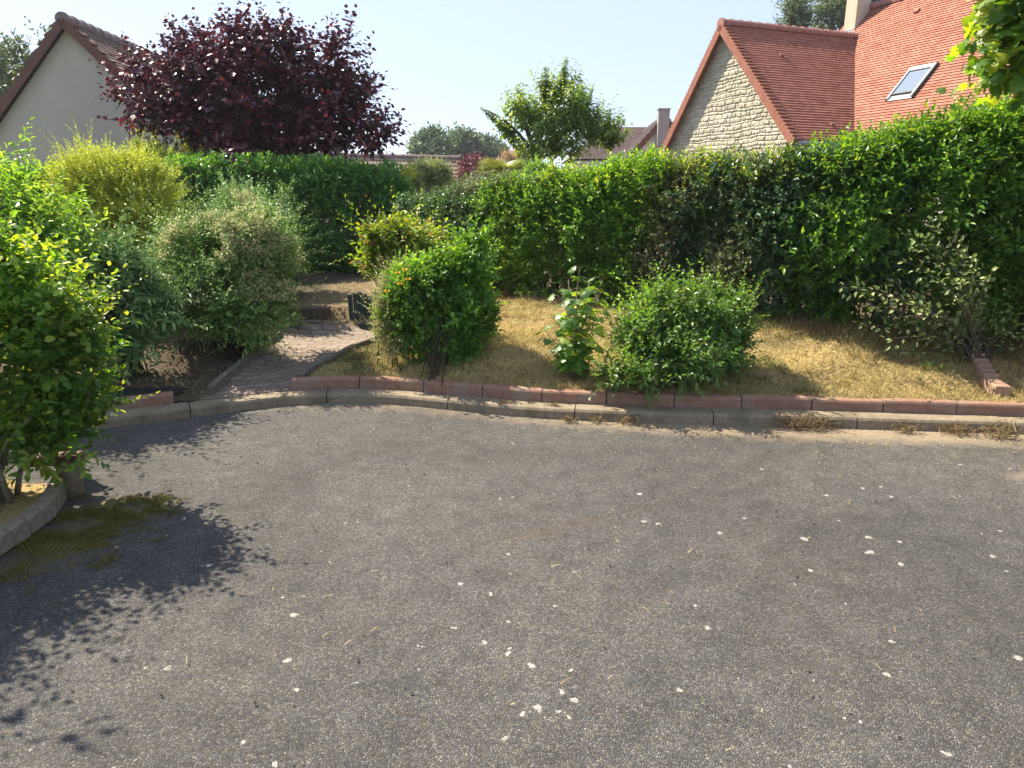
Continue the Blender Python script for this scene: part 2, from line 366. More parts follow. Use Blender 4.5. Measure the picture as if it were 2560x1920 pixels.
    col = NN(nt, 'ShaderNodeHueSaturation', {'Color': col, 'Value': v6.outputs[0]}).outputs[0]
    # old construction joint crossing the tarmac
    for (q0, q1) in (((1010, 1402), (1720, 1243)), ((640, 1500), (1010, 1402))):
        a_, b_ = gnd(*q0), gnd(*q1); t_ = nrm(b_ - a_); n_ = np.array([-t_[1], t_[0], 0]); lng = float(np.linalg.norm(b_ - a_))
        nw = NN(nt, 'ShaderNodeTexNoise', {'Vector': ob, 'Scale': 6.0, 'Detail': 4.0})
        dn = math_(nt, 'ADD', NN(nt, 'ShaderNodeVectorMath', {0: ob, 1: tuple(n_)}, operation='DOT_PRODUCT').outputs['Value'], -float(a_ @ n_))
        dn = math_(nt, 'ABSOLUTE', math_(nt, 'ADD', dn, math_(nt, 'MULTIPLY', math_(nt, 'SUBTRACT', nw.outputs[0], .5), .05)))
        dt = math_(nt, 'ABSOLUTE', math_(nt, 'ADD', NN(nt, 'ShaderNodeVectorMath', {0: ob, 1: tuple(t_)}, operation='DOT_PRODUCT').outputs['Value'], -float(a_ @ t_) - lng / 2))
        ins_ = NN(nt, 'ShaderNodeMapRange', {0: dt, 1: lng / 2 - .25, 2: lng / 2, 3: 1.0, 4: 0.0})
        ln_ = NN(nt, 'ShaderNodeMapRange', {0: dn, 1: .002, 2: .016, 3: .28, 4: 0.0})
        col = mixc(nt, math_(nt, 'MULTIPLY', ln_.outputs[0], ins_.outputs[0]), col, (.035, .03, .026))
    # pale lichen rosettes
    n3 = NN(nt, 'ShaderNodeTexNoise', {'Vector': ob, 'Scale': 34.0, 'Detail': 3.0})
    off = NN(nt, 'ShaderNodeVectorMath', {0: n3.outputs['Color'], 1: (.5, .5, .5)}, operation='SUBTRACT')
    offs = NN(nt, 'ShaderNodeVectorMath', {0: off.outputs[0], 'Scale': .045}, operation='SCALE')
    pw = NN(nt, 'ShaderNodeVectorMath', {0: ob, 1: offs.outputs[0]}, operation='ADD').outputs[0]
    pw = NN(nt, 'ShaderNodeVectorMath', {0: pw, 1: (1, 1, 0)}, operation='MULTIPLY').outputs[0]
    acc = None
    for (px, py, r) in SPOTS:
        c = gnd(px, py); rad = r * 1.5 * mpp(c)
        ds = NN(nt, 'ShaderNodeVectorMath', {0: pw, 1: (c[0], c[1], 0)}, operation='DISTANCE').outputs['Value']
        x = math_(nt, 'DIVIDE', ds, rad)
        acc = x if acc is None else math_(nt, 'MINIMUM', acc, x)
    vs = NN(nt, 'ShaderNodeTexVoronoi', {'Vector': pw, 'Scale': 3.6, 'Randomness': 1.0}, voronoi_dimensions='2D')
    ss = NN(nt, 'ShaderNodeSeparateColor', {0: vs.outputs['Color']})
    rsm = NN(nt, 'ShaderNodeMapRange', {0: ss.outputs[0], 1: .55, 2: 1.0, 3: .005, 4: .030})
    acc = math_(nt, 'MINIMUM', acc, math_(nt, 'DIVIDE', vs.outputs['Distance'], rsm.outputs[0]))
    sm = NN(nt, 'ShaderNodeMapRange', {0: acc, 1: .75, 2: 1.1, 3: 1.0, 4: 0.0})
    spk = math_(nt, 'MULTIPLY', sm.outputs[0], math_(nt, 'ADD', .6, math_(nt, 'MULTIPLY', sep.outputs[1], .4)))
    col = mixc(nt, math_(nt, 'MULTIPLY', spk, .9), col, (.43, .41, .365))
    hh = math_(nt, 'ADD', math_(nt, 'MULTIPLY', math_(nt, 'MINIMUM', voe.outputs['Distance'], .35), 1.0), math_(nt, 'MULTIPLY', sep.outputs[2], .25))
    b = NN(nt, 'ShaderNodeBump', {'Height': hh, 'Strength': .85, 'Distance': .010})
    p = NN(nt, 'ShaderNodeBsdfPrincipled', {'Base Color': col, 'Roughness': .88, 'Normal': b.outputs[0], 'Specular IOR Level': .3})
    nt.links.new(p.outputs[0], out.inputs[0]); return m
gx = np.linspace(-9, 9, 301); gt_ = np.linspace(0, 1, 141)
X, Tt = np.meshgrid(gx, gt_, indexing='ij'); yb = yk(X) + .03; Y = -4 + (yb + 4) * Tt
Z = .012 * (fbm(np.stack([X, Y], -1), .8, 3) - .5) * np.clip((yb - Y) / .6, 0, 1)
dk = yb - Y
dust = np.clip(1.0 - dk / .40, 0, 1) * (.66 + .38 * np.clip((X - .4) / 1.5, 0, 1)) * np.clip((X + 2.6) / 1.2, .25, 1) + .35 * np.clip(1 - dk / 1.1, 0, 1) * np.clip(X / 2, 0, 1)
dust += .6 * np.exp(-(((X - 3.12) / .22) ** 2 + ((Y - 3.92) / .09) ** 2))
mc = [(gnd(280, 1285)[:2], .36, .10, 1.0), (gnd(150, 1345)[:2], .42, .17, .85), (gnd(330, 1250)[:2], .34, .07, .8), (gnd(70, 1420)[:2], .36, .2, .6)]
moss = sum(a * np.exp(-((X - c[0]) / sx) ** 2 - ((Y - c[1]) / sy) ** 2) for c, sx, sy, a in mc)
r0, r1 = gnd(1290, 1345)[:2], gnd(1640, 1262)[:2]
tt = np.clip(((X - r0[0]) * (r1 - r0)[0] + (Y - r0[1]) * (r1 - r0)[1]) / ((r1 - r0) ** 2).sum(), 0, 1)
dr = np.hypot(X - r0[0] - tt * (r1 - r0)[0], Y - r0[1] - tt * (r1 - r0)[1])
rust = np.clip(1 - dr / .05, 0, 1) * (1.1 - .7 * tt)
o = mesh_np('driveway', np.stack([X, Y, Z], -1), grid_faces(301, 141), asphalt_mat(), smooth=True, attrs={'dust': dust, 'moss': moss, 'rust': rust})
tag(o, kind='structure')

# ---------------------------------------------------------------- kerb, edging blocks, lawn, path
def sweep(mb, s0, s1, prof, n=6, dz=0.0, dn=0.0):
    s = np.linspace(s0, s1, n); P, Nn = kcurve(s); pr = np.asarray(prof); k = len(pr)
    V = np.concatenate([P[:, None] + Nn[:, None] * (pr[None, :, :1] + dn), np.broadcast_to(pr[None, :, 1:] + dz, (n, k, 1))], -1)
    q = [[i * k + j, i * k + (j + 1) % k, (i + 1) * k + (j + 1) % k, (i + 1) * k + j] for i in range(n - 1) for j in range(k)]
    mb.add(V, [np.array(q), np.array([list(range(k))[::-1], [(n - 1) * k + j for j in range(k)]])])
KP = [(.0, -.05), (.008, .058), (.02, .074), (.04, .080), (.15, .082), (.15, -.05)]
RP = [(.155, .02), (.163, .150), (.172, .163), (.19, .169), (.232, .170), (.245, .160), (.245, .02)]
mb = MB(); s = s_of_x(-8.9)
while s < s_of_x(8.7):
    L_ = 1.0 if rng.random() > .15 else .62
    sweep(mb, s + .004, s + L_ - .004, KP, 9, rng.normal(0, .0025), rng.normal(0, .003)); s += L_
o = mb.build('kerb', M['kerb']); tag(o, kind='structure')
def red_run(xa, xb, labf, dz0=0.0):
    s = s_of_x(xa); i = 0
    while s < s_of_x(xb) - .2:
        mb = MB(); P, _ = kcurve(np.array([s])); off = np.array([P[0, 0], P[0, 1], 0])
        sweep(mb, s + .004, s + .496, RP, 4, dz0 + rng.normal(0, .004), rng.normal(0, .004))
        o = mb.build('edging_block', M['red_block'], off=off); o.location = off
        tag(o, labf, 'edging block', 'red concrete blocks edging the beds behind the kerb'); s += .5; i += 1
xr0 = gnd(722, 990, .09)[0]
red_run(xr0, 5.6, 'red concrete edging block in the low row behind the grey kerb')
red_run(gnd(215, 1060, .09)[0], gnd(500, 1015, .09)[0], 'red concrete edging block in the low row behind the grey kerb', -.015)

PL = [(480, 1020), (560, 955), (635, 897), (676, 861), (700, 845)]
PR = [(738, 985), (824, 911), (881, 879), (967, 849), (1010, 838)]
pl = np.array([gT(*p) for p in PL]); pr_ = np.array([gT(*p) for p in PR])
def to_kerb(P):                  # start the border exactly behind the kerb
    P = P[P[:, 1] > yk(P[:, 0]) + .30]; d_ = P[0] - P[1]; q = P[0].copy()
    for _ in range(400):
        if q[1] < yk(q[0]) + .175: break
        q = q + d_ / np.linalg.norm(d_) * .004
    q[2] = .083; return np.vstack([q, P])
pl, pr_ = to_kerb(pl), to_kerb(pr_)
endL = np.array([-2.62, 7.72, .13]); pr_ = np.vstack([pr_, [-1.25, 7.74, .13]])
def resamp(P, n):
    d = np.concatenate([[0], np.cumsum(np.linalg.norm(np.diff(P[:, :2], axis=0), axis=1))]); t = np.linspace(0, d[-1], n)
    return np.stack([np.interp(t, d, P[:, i]) for i in range(P.shape[1])], -1), t
PLs, tl = resamp(np.vstack([pl, endL]), 60); PRs, tr = resamp(pr_, 60)
pathP = np.vstack([PLs[:, :2], PRs[::-1, :2]])
v = np.linspace(0, 1, 24)
G = PLs[:, None, :2] * (1 - v)[None, :, None] + PRs[:, None, :2] * v[None, :, None]
Zp = T(G[..., 0], G[..., 1]) + .016
yf = yk(G[0, :, 0]) + .154 * np.hypot(1, (yk(G[0, :, 0] + .02) - yk(G[0, :, 0] - .02)) / .04); G[..., 1] += (yf - G[0, :, 1])[None] * np.clip(1 - np.arange(60) / 22, 0, 1)[:, None]; fr = np.clip((G[..., 1] - G[0, :, 1][None]) / .7, 0, 1); Zp = .083 + (np.maximum(Zp, .085) - .083) * fr
wd = np.linalg.norm(PRs[:, :2] - PLs[:, :2], axis=1)
uvp = np.stack([np.broadcast_to((v - .5)[None] * wd.mean(), Zp.shape), np.broadcast_to(((tl + tr) / 2)[:, None], Zp.shape)], -1).reshape(-1, 2)
def paver_mat():
    m, nt, out = newmat('brick_pavers')
    uv = NN(nt, 'ShaderNodeUVMap'); uv.uv_map = 'UVMap'
    nd = NN(nt, 'ShaderNodeTexNoise', {'Vector': uv.outputs[0], 'Scale': 14.0, 'Detail': 2.0})
    wv = NN(nt, 'ShaderNodeVectorMath', {0: nd.outputs['Color'], 'Scale': .018}, operation='SCALE')
    uvw = NN(nt, 'ShaderNodeVectorMath', {0: uv.outputs[0], 1: wv.outputs[0]}, operation='ADD')
    br = NN(nt, 'ShaderNodeTexBrick', {'Vector': uvw.outputs[0], 'Color1': c4((.175, .128, .092)), 'Color2': c4((.28, .21, .155)), 'Mortar': c4((.035, .03, .022)), 'Scale': 1.0,
                                       'Mortar Size': .007, 'Mortar Smooth': .4, 'Bias': 0.0, 'Brick Width': .21, 'Row Height': .105}, offset=.5)
    n1 = NN(nt, 'ShaderNodeTexNoise', {'Vector': uv.outputs[0], 'Scale': 24.0, 'Detail': 4.0})
    col = mixc(nt, .35, br.outputs[0], ramp(nt, n1.outputs[0], [(.3, (.10, .08, .06)), (.7, (.27, .22, .18))]))
    n2 = NN(nt, 'ShaderNodeTexNoise', {'Vector': uv.outputs[0], 'Scale': 8.0, 'Detail': 5.0, 'Roughness': .7})
    f = NN(nt, 'ShaderNodeMapRange', {0: n2.outputs[0], 1: .58, 2: .72, 3: 0.0, 4: .7})
    col = mixc(nt, f.outputs[0], col, (.40, .38, .35))
    b = NN(nt, 'ShaderNodeBump', {'Height': math_(nt, 'SUBTRACT', math_(nt, 'MULTIPLY', n1.outputs[0], .3), br.outputs[1]), 'Strength': .9, 'Distance': .012})
    p = NN(nt, 'ShaderNodeBsdfPrincipled', {'Base Color': col, 'Roughness': .9, 'Normal': b.outputs[0], 'Specular IOR Level': .3})
    nt.links.new(p.outputs[0], out.inputs[0]); return m
o = mesh_np('garden_path', np.concatenate([G, Zp[..., None]], -1), grid_faces(60, 24), paver_mat(), smooth=True, uv=uvp); tag(o, kind='structure')
for P, lab in ((PLs[:, :], 'thin concrete edging along the shrub side of the brick path'), (PRs[:, :], 'thin concrete edging along the lawn side of the brick path')):
    mb = MB(); P = P[P[:, 1] > yk(P[:, 0]) + .27]; P2 = P[:52:3, :2]; tg = np.gradient(P2, axis=0); tg /= np.linalg.norm(tg, axis=1)[:, None]; nn = np.stack([-tg[:, 1], tg[:, 0]], -1)
    z = np.maximum(T(P2[:, 0], P2[:, 1]), .08); R = []
    for q, dz in ((-.025, -.08), (-.025, .06), (-.018, .068), (.018, .068), (.025, .06), (.025, -.08)): R.append(np.concatenate([P2 + nn * q, (z + dz)[:, None]], -1))
    V = np.stack(R, 1); n = len(P2); k = 6
    q = [[i * k + j, i * k + (j + 1) % k, (i + 1) * k + (j + 1) % k, (i + 1) * k + j] for i in range(n - 1) for j in range(k)]
    mb.add(V, [np.array(q), np.array([list(range(k)), [(n - 1) * k + j for j in range(k)][::-1]])])
    o = mb.build('path_edging', M['edging'], smooth=False); tag(o, lab, 'path edging')

# lawn sheet (bank, terrace and the beds are one continuous soil surface)
gx = np.linspace(-9, 9, 281); tt = np.concatenate([np.linspace(0, 1, 110) ** 1.25 * 7.5, np.linspace(8, 40, 14)])
X, D = np.meshgrid(gx, tt, indexing='ij'); Y = yk(X) + .20 + D
Z = T(X, Y); n_ = fbm(np.stack([X, Y], -1), 5, 9) - .5
Z = Z + .03 * n_ * np.clip(D / .3, 0, 1)
inp = inpoly(X, Y, pathP); Z = Z - .05 * inp
def step_cut(x, y, z):
    in_ = (x > -2.75) & (x < -1.86)
    z = np.where(in_ & (y > 7.2) & (y < 7.80), np.minimum(z, .125), z)
    return np.where(in_ & (y >= 7.80) & (y < 8.10), np.minimum(z, .235), z)
Z = step_cut(X, Y, Z)
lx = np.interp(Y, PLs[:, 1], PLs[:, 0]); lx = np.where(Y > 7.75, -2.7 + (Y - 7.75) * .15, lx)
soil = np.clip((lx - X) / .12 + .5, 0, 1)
HX, HY = np.array([-1.6, -.3, 1.7, 3.2, 5.0]), np.array([10.6, 9.0, 7.45, 6.65, 5.5]); soil = np.maximum(soil, np.clip((Y - np.interp(X, HX, HY)) / .25, 0, 1) * (X > -1.2))  # ground behind the hedge darkened in colour so its gaps look shaded
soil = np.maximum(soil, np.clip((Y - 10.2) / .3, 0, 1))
thatch_shade = np.clip((Y - 7.6) / .3, 0, 1) * np.clip((-.9 - X) / .5, 0, 1)  # dead grass on the terrace, coloured darker to stand in for shade
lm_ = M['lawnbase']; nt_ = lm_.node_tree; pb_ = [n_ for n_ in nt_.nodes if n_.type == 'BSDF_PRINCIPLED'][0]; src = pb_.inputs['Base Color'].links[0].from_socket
a1 = NN(nt_, 'ShaderNodeAttribute', attribute_name='soil'); a2 = NN(nt_, 'ShaderNodeAttribute', attribute_name='thatch_shade')
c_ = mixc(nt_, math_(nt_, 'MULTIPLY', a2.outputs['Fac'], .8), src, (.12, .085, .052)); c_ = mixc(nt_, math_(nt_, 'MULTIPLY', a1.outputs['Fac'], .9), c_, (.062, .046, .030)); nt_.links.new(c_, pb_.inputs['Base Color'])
o = mesh_np('lawn', np.stack([X, Y, Z], -1), grid_faces(len(gx), len(tt)), lm_, smooth=True, attrs={'soil': soil, 'thatch_shade': thatch_shade}); tag(o, kind='structure')

# planting bed at the left foreground
bx, by = np.meshgrid(np.linspace(-4.6, -1.5, 80), np.linspace(1.5, 4.0, 70), indexing='ij')
ins = inpoly(bx, by, bedP)
bz = .05 + .05 * (fbm(np.stack([bx, by], -1), 3, 2) - .5); fcs = grid_faces(80, 70); okf = ins.ravel()[fcs].all(1)
o = mesh_np('planting_bed', np.stack([bx, by, bz], -1), fcs[okf], M['lawnbase'], smooth=True); tag(o, kind='structure')

# ---------------------------------------------------------------- leaves
TPL = {}
TPL['ellip'] = (np.array([(0, 0, 0), (.32, .5, .08), (.70, .40, .05), (1, 0, -.10), (.70, -.40, .05), (.32, -.5, .08)]), np.array([[0, 3, 2, 1], [0, 5, 4, 3]]))
TPL['diam'] = (np.array([(0, 0, 0), (.45, .5, .05), (1, 0, -.05), (.45, -.5, .05)]), np.array([[0, 3, 2, 1]]))
TPL['round'] = (np.array([(0, 0, 0), (.05, .38, .05), (.4, .52, .06), (.8, .30, 0), (1, 0, -.12), (.8, -.30, 0), (.4, -.52, .06), (.05, -.38, .05)]), np.array([[0, 4, 3, 2], [0, 6, 5, 4]]), np.array([[0, 2, 1], [0, 7, 6]]))
TPL['blade'] = (np.array([(0, .5, 0), (0, -.5, 0), (.55, -.3, .12), (.55, .3, .12), (1, 0, -.05)]), np.array([[0, 1, 2, 3]]), np.array([[3, 2, 4]]))
_ml = [(0, 0), (.10, .30), (-.02, .46), (.20, .36), (.30, .60), (.46, .30), (.62, .62), (.66, .22), (.82, .24), (1, 0)]
_ml = _ml + [(x, -y) for x, y in _ml[-2:0:-1]]
_mv = np.array([(x, y, -.25 * (abs(y) ** 2) - .12 * x * x) for x, y in _ml] + [(.42, 0, .03)]); _nm = len(_ml)
TPL['maple'] = (_mv, np.array([[_nm, (i + 1) % _nm, i] for i in range(_nm)]))
def nrm(a): return a / (np.linalg.norm(a, axis=-1, keepdims=True) + 1e-9)
def rv(n): return nrm(rng.normal(size=(n, 3)))
def leaf_mesh(pos, d, up, L, W, tpl):
    t = TPL[tpl]; v = t[0]; n = len(pos)
    d = nrm(d); side = nrm(np.cross(up, d)); nn = np.cross(d, side)
    L = np.broadcast_to(L, (n,)); W = np.broadcast_to(W, (n,))
    V = pos[:, None] + d[:, None] * (v[None, :, :1] * L[:, None, None]) + side[:, None] * (v[None, :, 1:2] * W[:, None, None]) + nn[:, None] * (v[None, :, 2:] * L[:, None, None])
    FS = [(f[None] + (np.arange(n) * len(v))[:, None, None]).reshape(-1, f.shape[1]) for f in t[1:]]
    return V.reshape(-1, 3), FS
def shoots(base, d, ln, nleaf, L, W, ang=.95, droop=.25, bend=0.0, tip=.6, flat=.6):
    """leaves set spirally along straight or bending shoots; returns pos, dir, up, L, W"""
    n = len(base); d = nrm(d); ln = np.broadcast_to(ln, (n,))
    a = nrm(np.cross(d, np.array([.3, .8, .52]))); b = np.cross(d, a); ph = rng.random(n) * 6.28
    out = []
    for k in range(nleaf):
        t = (k + .6) / nleaf
        p = base + d * (ln * t)[:, None] + np.array([0, 0, -1]) * (bend * ln * t * t)[:, None]
        az = ph + k * 2.4 + rng.normal(0, .3, n)
        rad = a * np.cos(az)[:, None] + b * np.sin(az)[:, None]
        an = ang * (1 - .45 * t)
        ld = d * cos(an) + rad * sin(an) + np.array([0, 0, -droop]) + rng.normal(0, .12, (n, 3))
        up = np.array([0, 0, flat]) + d * .5 - rad * .15 + rng.normal(0, .22, (n, 3))
        sc = (1 - (1 - tip) * t) * rng.uniform(.5, 1.22, n)
        out.append((p, ld, up, L * sc, W * sc))
    return tuple(np.concatenate(x) for x in zip(*out))
def cat_(*sets): return tuple(np.concatenate(x) for x in zip(*sets))
def lump(px, py, Y, rx, rz=None, dep=None):
    c = at(px, py, Y); m = mpp(c); rz = rz or rx
    return np.array([*c, rx * m, (dep if dep else .9 * (rx + rz) / 2 * m), rz * m])
def crown_pts(lumps, n, inner=.45, nz=.16, seed=1, keep=.62):
    """points spread through the outer part of a union of ellipsoids, with outward normals"""
    lumps = np.array(lumps); area = (lumps[:, 3] * lumps[:, 5]) + (lumps[:, 4] * lumps[:, 5]) + lumps[:, 3] * lumps[:, 4]
    P, Nn = [], []; got = 0
    for _ in range(12):
        k = rng.choice(len(lumps), size=n, p=area / area.sum()); u = rv(n)
        rad = 1 - inner * rng.random(n) ** 1.6
        rad = rad * (1 + nz * 2 * (fbm(u * 1.7 + k[:, None] * 3.1, 1.6, seed) - .5))
        q = lumps[k, :3] + u * lumps[k, 3:] * rad[:, None]
        dd = (((q[:, None] - lumps[None, :, :3]) / lumps[None, :, 3:]) ** 2).sum(-1); dd[np.arange(n), k] = 9
        ok = np.sqrt(dd.min(1)) > keep
        P.append(q[ok]); Nn.append(nrm(u / lumps[k, 3:])[ok]); got += ok.sum()
        if got >= n: break
    return np.concatenate(P)[:n], np.concatenate(Nn)[:n]
def branch_poly(a, b, sag=.12, wob=.04, n=6):
    t = np.linspace(0, 1, n)[:, None]; ln = np.linalg.norm(b - a)
    mid = a + (b - a) * np.array([.30, .30, .62]) + rng.normal(0, wob, 3) * ln
    return (1 - t) ** 2 * a + 2 * t * (1 - t) * mid + t * t * b
def stems_mb(base, targets, r0, r1=.0025, k=5, spread=.06, n=6):
    mb = MB()
    for tq in targets:
        b0 = base + np.array([rng.normal(0, spread), rng.normal(0, spread), -.03])
        mb.tube(branch_poly(b0, tq, n=n), np.linspace(r0 * rng.uniform(.6, 1.1), r1, n), k)
    return mb
def shrunk(lumps, sl, f=.5):
    L_ = np.array(lumps, float); L_[:, 3:] = np.maximum(L_[:, 3:] - f * sl, L_[:, 3:] * .45); return L_
def plant(name, label, cat, base, lumps, n, sl, nleaf, L, W, mat, stem='twig', nst=30, r0=.012, tpl='ellip', up=.7, out=.8, ang=.95, droop=.25, bend=0.0, inner=.45, nz=.16,
          keep=.62, extra=None, group=None, seed=1, tip=.6, parts=('foliage', 'stems'), spread=.06, flat=.6, zmin=None, gap=0.0, shr=.32, young=None, ys=.16, lead=1.0):
    base = np.asarray(base, float)
    r = root(name, label, cat, base, group)
    lumps = shrunk(lumps, sl, shr)
    P, Nn = crown_pts(lumps, n, inner, nz, seed, keep)
    if zmin is not None: P, Nn = P[P[:, 2] > zmin], Nn[P[:, 2] > zmin]
    if gap: ok = fbm(P, 2.6, seed + 5) > gap; P, Nn = P[ok], Nn[ok]
    d = Nn * out + np.array([0, 0, up]) + rng.normal(0, .45, P.shape)
    sets = [shoots(P, d, sl * rng.uniform(.45, 1.3, len(P)), nleaf, L, W, ang, droop, bend, tip, flat)]
    q = rng.random(len(P)) < .07 * (1 + 2 * (fbm(P, 3.1, seed + 9) > .55))      # long leading shoots that break the outline
    q &= Nn[:, 2] > -.2
    if young: q |= (rng.random(len(P)) < ys) & (Nn[:, 2] > .05)
    sets.append(shoots(P[q], Nn[q] * .7 + np.array([0, 0, up]) + rng.normal(0, .4, (q.sum(), 3)), (sl + .05) * lead * rng.uniform(1.3, 2.3, q.sum()), int(nleaf * 1.6), L, W, ang, droop, bend + .1, .45, flat))
    if young:
        V, FS = leaf_mesh(*cat_(sets.pop(), *(extra or [])), tpl); mesh_np('sun_tinted_shoots', V - base, FS, M[young], r)  # upper shoots take a paler leaf: sunlight put into their colour
    elif extra: sets += extra
    S = cat_(*sets)
    V, FS = leaf_mesh(*S, tpl)
    mesh_np(parts[0], V - base, FS, mat, r)
    tg = P[rng.choice(len(P), size=min(nst, len(P)), replace=False)]
    stems_mb(base, tg, r0, spread=spread).build(parts[1], M[stem], r, smooth=True, off=base)
    return r, P, Nn
def line_shoots(pairs, nleaf, L, W, ang=.9, droop=.25, bend=0.0, tip=.5, flat=.6):
    return [shoots(np.array([a]), np.array([b - a]), np.linalg.norm(b - a), nleaf, L, W, ang, droop, bend, tip, flat) for a, b in pairs]

# ---------------------------------------------------------------- leaf colours
M['l_fore'] = leaf_mat('foreground_leaf', [(0, (0.062, 0.144, 0.028)), (.5, (0.106, 0.228, 0.034)), (.85, (0.163, 0.288, 0.040)), (1, (0.325, 0.408, 0.057))], .52, .38)
M['l_gold'] = leaf_mat('golden_leaf', [(0, (0.329, 0.370, 0.042)), (.5, (0.535, 0.578, 0.058)), (1, (0.690, 0.720, 0.098))], .35, .5, (0.690, 0.720, 0.418), .25)
M['l_grey'] = leaf_mat('grey_green_leaf', [(0, (0.112, 0.216, 0.050)), (.6, (0.197, 0.324, 0.073)), (1, (0.339, 0.463, 0.100))], .30, .5, (0.701, 0.750, 0.425))
M['l_flower'] = island_mat('cream_blossom', [(0, (0.414, 0.391, 0.170)), (1, (0.713, 0.667, 0.360))], .8, .35)
M['l_budd'] = leaf_mat('lance_leaf', [(0, (0.115, 0.229, 0.057)), (.6, (0.204, 0.351, 0.085)), (1, (0.409, 0.538, 0.132))], .42, .45)
M['l_buddg'] = leaf_mat('grey_lance_leaf', [(0, (0.118, 0.220, 0.074)), (.6, (0.194, 0.315, 0.107)), (1, (0.353, 0.487, 0.148))], .30, .5, (0.750, 0.750, 0.600))
M['l_laurel'] = leaf_mat('laurel_leaf', [(0, (0.066, 0.185, 0.038)), (.6, (0.103, 0.260, 0.053)), (.9, (0.178, 0.384, 0.070)), (1, (0.353, 0.612, 0.093))], .34, .33, (0.750, 0.750, 0.448), .25, .55)
M['l_priv'] = leaf_mat('bright_hedge_leaf', [(0, (0.062, 0.150, 0.028)), (.55, (0.103, 0.228, 0.035)), (.9, (0.185, 0.336, 0.047)), (1, (0.411, 0.514, 0.062))], .42, .44, patch=.4, pscale=3.0, spec=.35)
M['l_olive'] = leaf_mat('olive_hedge_leaf', [(0, (0.093, 0.113, 0.041)), (.6, (0.158, 0.183, 0.068)), (.92, (0.222, 0.257, 0.086)), (1, (0.370, 0.300, 0.103))], .30, .5, (0.712, 0.750, 0.550), .4)
M['l_dark'] = leaf_mat('dark_glossy_leaf', [(0, (0.035, 0.083, 0.034)), (.7, (0.062, 0.128, 0.052)), (1, (0.128, 0.215, 0.074))], .25, .34, patch=.3, spec=.5)
M['l_bright'] = leaf_mat('bright_shrub_leaf', [(0, (0.070, 0.175, 0.026)), (.6, (0.118, 0.267, 0.037)), (1, (0.256, 0.403, 0.049))], .45, .35)
M['l_varieg'] = leaf_mat('variegated_leaf', [(0, (0.262, 0.281, 0.094)), (.5, (0.449, 0.449, 0.168)), (1, (0.749, 0.712, 0.337))], .38, .5, (0.750, 0.750, 0.600))
M['l_photin'] = leaf_mat('yellow_red_leaf', [(0, (.09, .16, .03)), (.5, (.16, .24, .04)), (.9, (.30, .36, .06)), (.97, (.30, .20, .06)), (1, (.28, .09, .04))], .45, .4)
M['l_low'] = leaf_mat('low_shrub_leaf', [(0, (.075, .16, .045)), (.6, (.13, .23, .06)), (.95, (.20, .29, .08)), (1, (.26, .24, .09))], .40, .36)
M['l_maple'] = leaf_mat('sapling_leaf', [(0, (0.082, 0.197, 0.038)), (.7, (0.146, 0.282, 0.045)), (.9, (0.365, 0.469, 0.050)), (1, (0.673, 0.712, 0.038))], .48, .40)
M['l_maple2'] = leaf_mat('maple_leaf', [(0, (0.070, 0.172, 0.031)), (.6, (0.140, 0.265, 0.040)), (1, (0.406, 0.468, 0.047))], .55, .40)
M['l_strag'] = leaf_mat('oval_grey_leaf', [(0, (0.139, 0.192, 0.071)), (.6, (0.238, 0.312, 0.102)), (1, (0.416, 0.471, 0.158))], .36, .45, (0.637, 0.690, 0.504))
M['l_purple'] = leaf_mat('purple_leaf', [(0, (0.055, 0.015, 0.025)), (.6, (0.089, 0.018, 0.033)), (.93, (0.151, 0.025, 0.041)), (.98, (0.331, 0.036, 0.033)), (1, (0.716, 0.086, 0.040))], .22, .34, (0.750, 0.750, 0.660), .3, .6)
M['l_sun_tint'] = leaf_mat('sun_tinted_yellow_leaf', [(0, (.17, .27, .045)), (.6, (.26, .36, .06)), (1, (.40, .42, .09))], .45, .4)  # lighter yellow leaf that paints sunlight onto crown and hedge tops
M['l_sun_tint_green'] = leaf_mat('sun_tinted_green_leaf', [(0, (.08, .19, .03)), (.6, (.13, .27, .04)), (1, (.22, .34, .06))], .45, .35)  # lighter green leaf standing in for sun on the upper shoots
M['l_purple2'] = leaf_mat('plum_leaf', [(0, (.06, .015, .028)), (1, (.15, .03, .05))], .3, .5, (1.4, .8, .8))
M['l_cherry'] = leaf_mat('cherry_leaf', [(0, (0.104, 0.190, 0.043)), (.7, (0.178, 0.281, 0.057)), (1, (0.334, 0.401, 0.096))], .42, .40)
M['l_far'] = leaf_mat('far_tree_leaf', [(0, (0.094, 0.160, 0.066)), (1, (0.187, 0.262, 0.113))], .3, .6, (0.750, 0.750, 0.720), .4, pscale=.25)
M['l_mid'] = leaf_mat('mid_tree_leaf', [(0, (0.062, 0.102, 0.043)), (1, (0.133, 0.187, 0.078))], .3, .5, (1.3, 1.2, .6), .35, pscale=.8)
M['l_pale'] = leaf_mat('pale_bush_leaf', [(0, (0.156, 0.203, 0.086)), (1, (0.296, 0.343, 0.156))], .35, .5, (1.2, 1.15, .6), .3)
M['l_tan'] = leaf_mat('tan_tree_leaf', [(0, (0.312, 0.234, 0.125)), (1, (0.468, 0.359, 0.203))], .3, .6, (1.2, 1.0, .7), .3)
M['l_conif'] = leaf_mat('conifer_leaf', [(0, (0.031, 0.078, 0.047)), (1, (0.062, 0.125, 0.062))], .15, .6, (1.2, 1.2, .6), .3)
M['l_palm'] = leaf_mat('palm_leaf', [(0, (0.140, 0.187, 0.047)), (1, (0.312, 0.343, 0.078))], .35, .45, (1.2, 1.15, .4), .2)
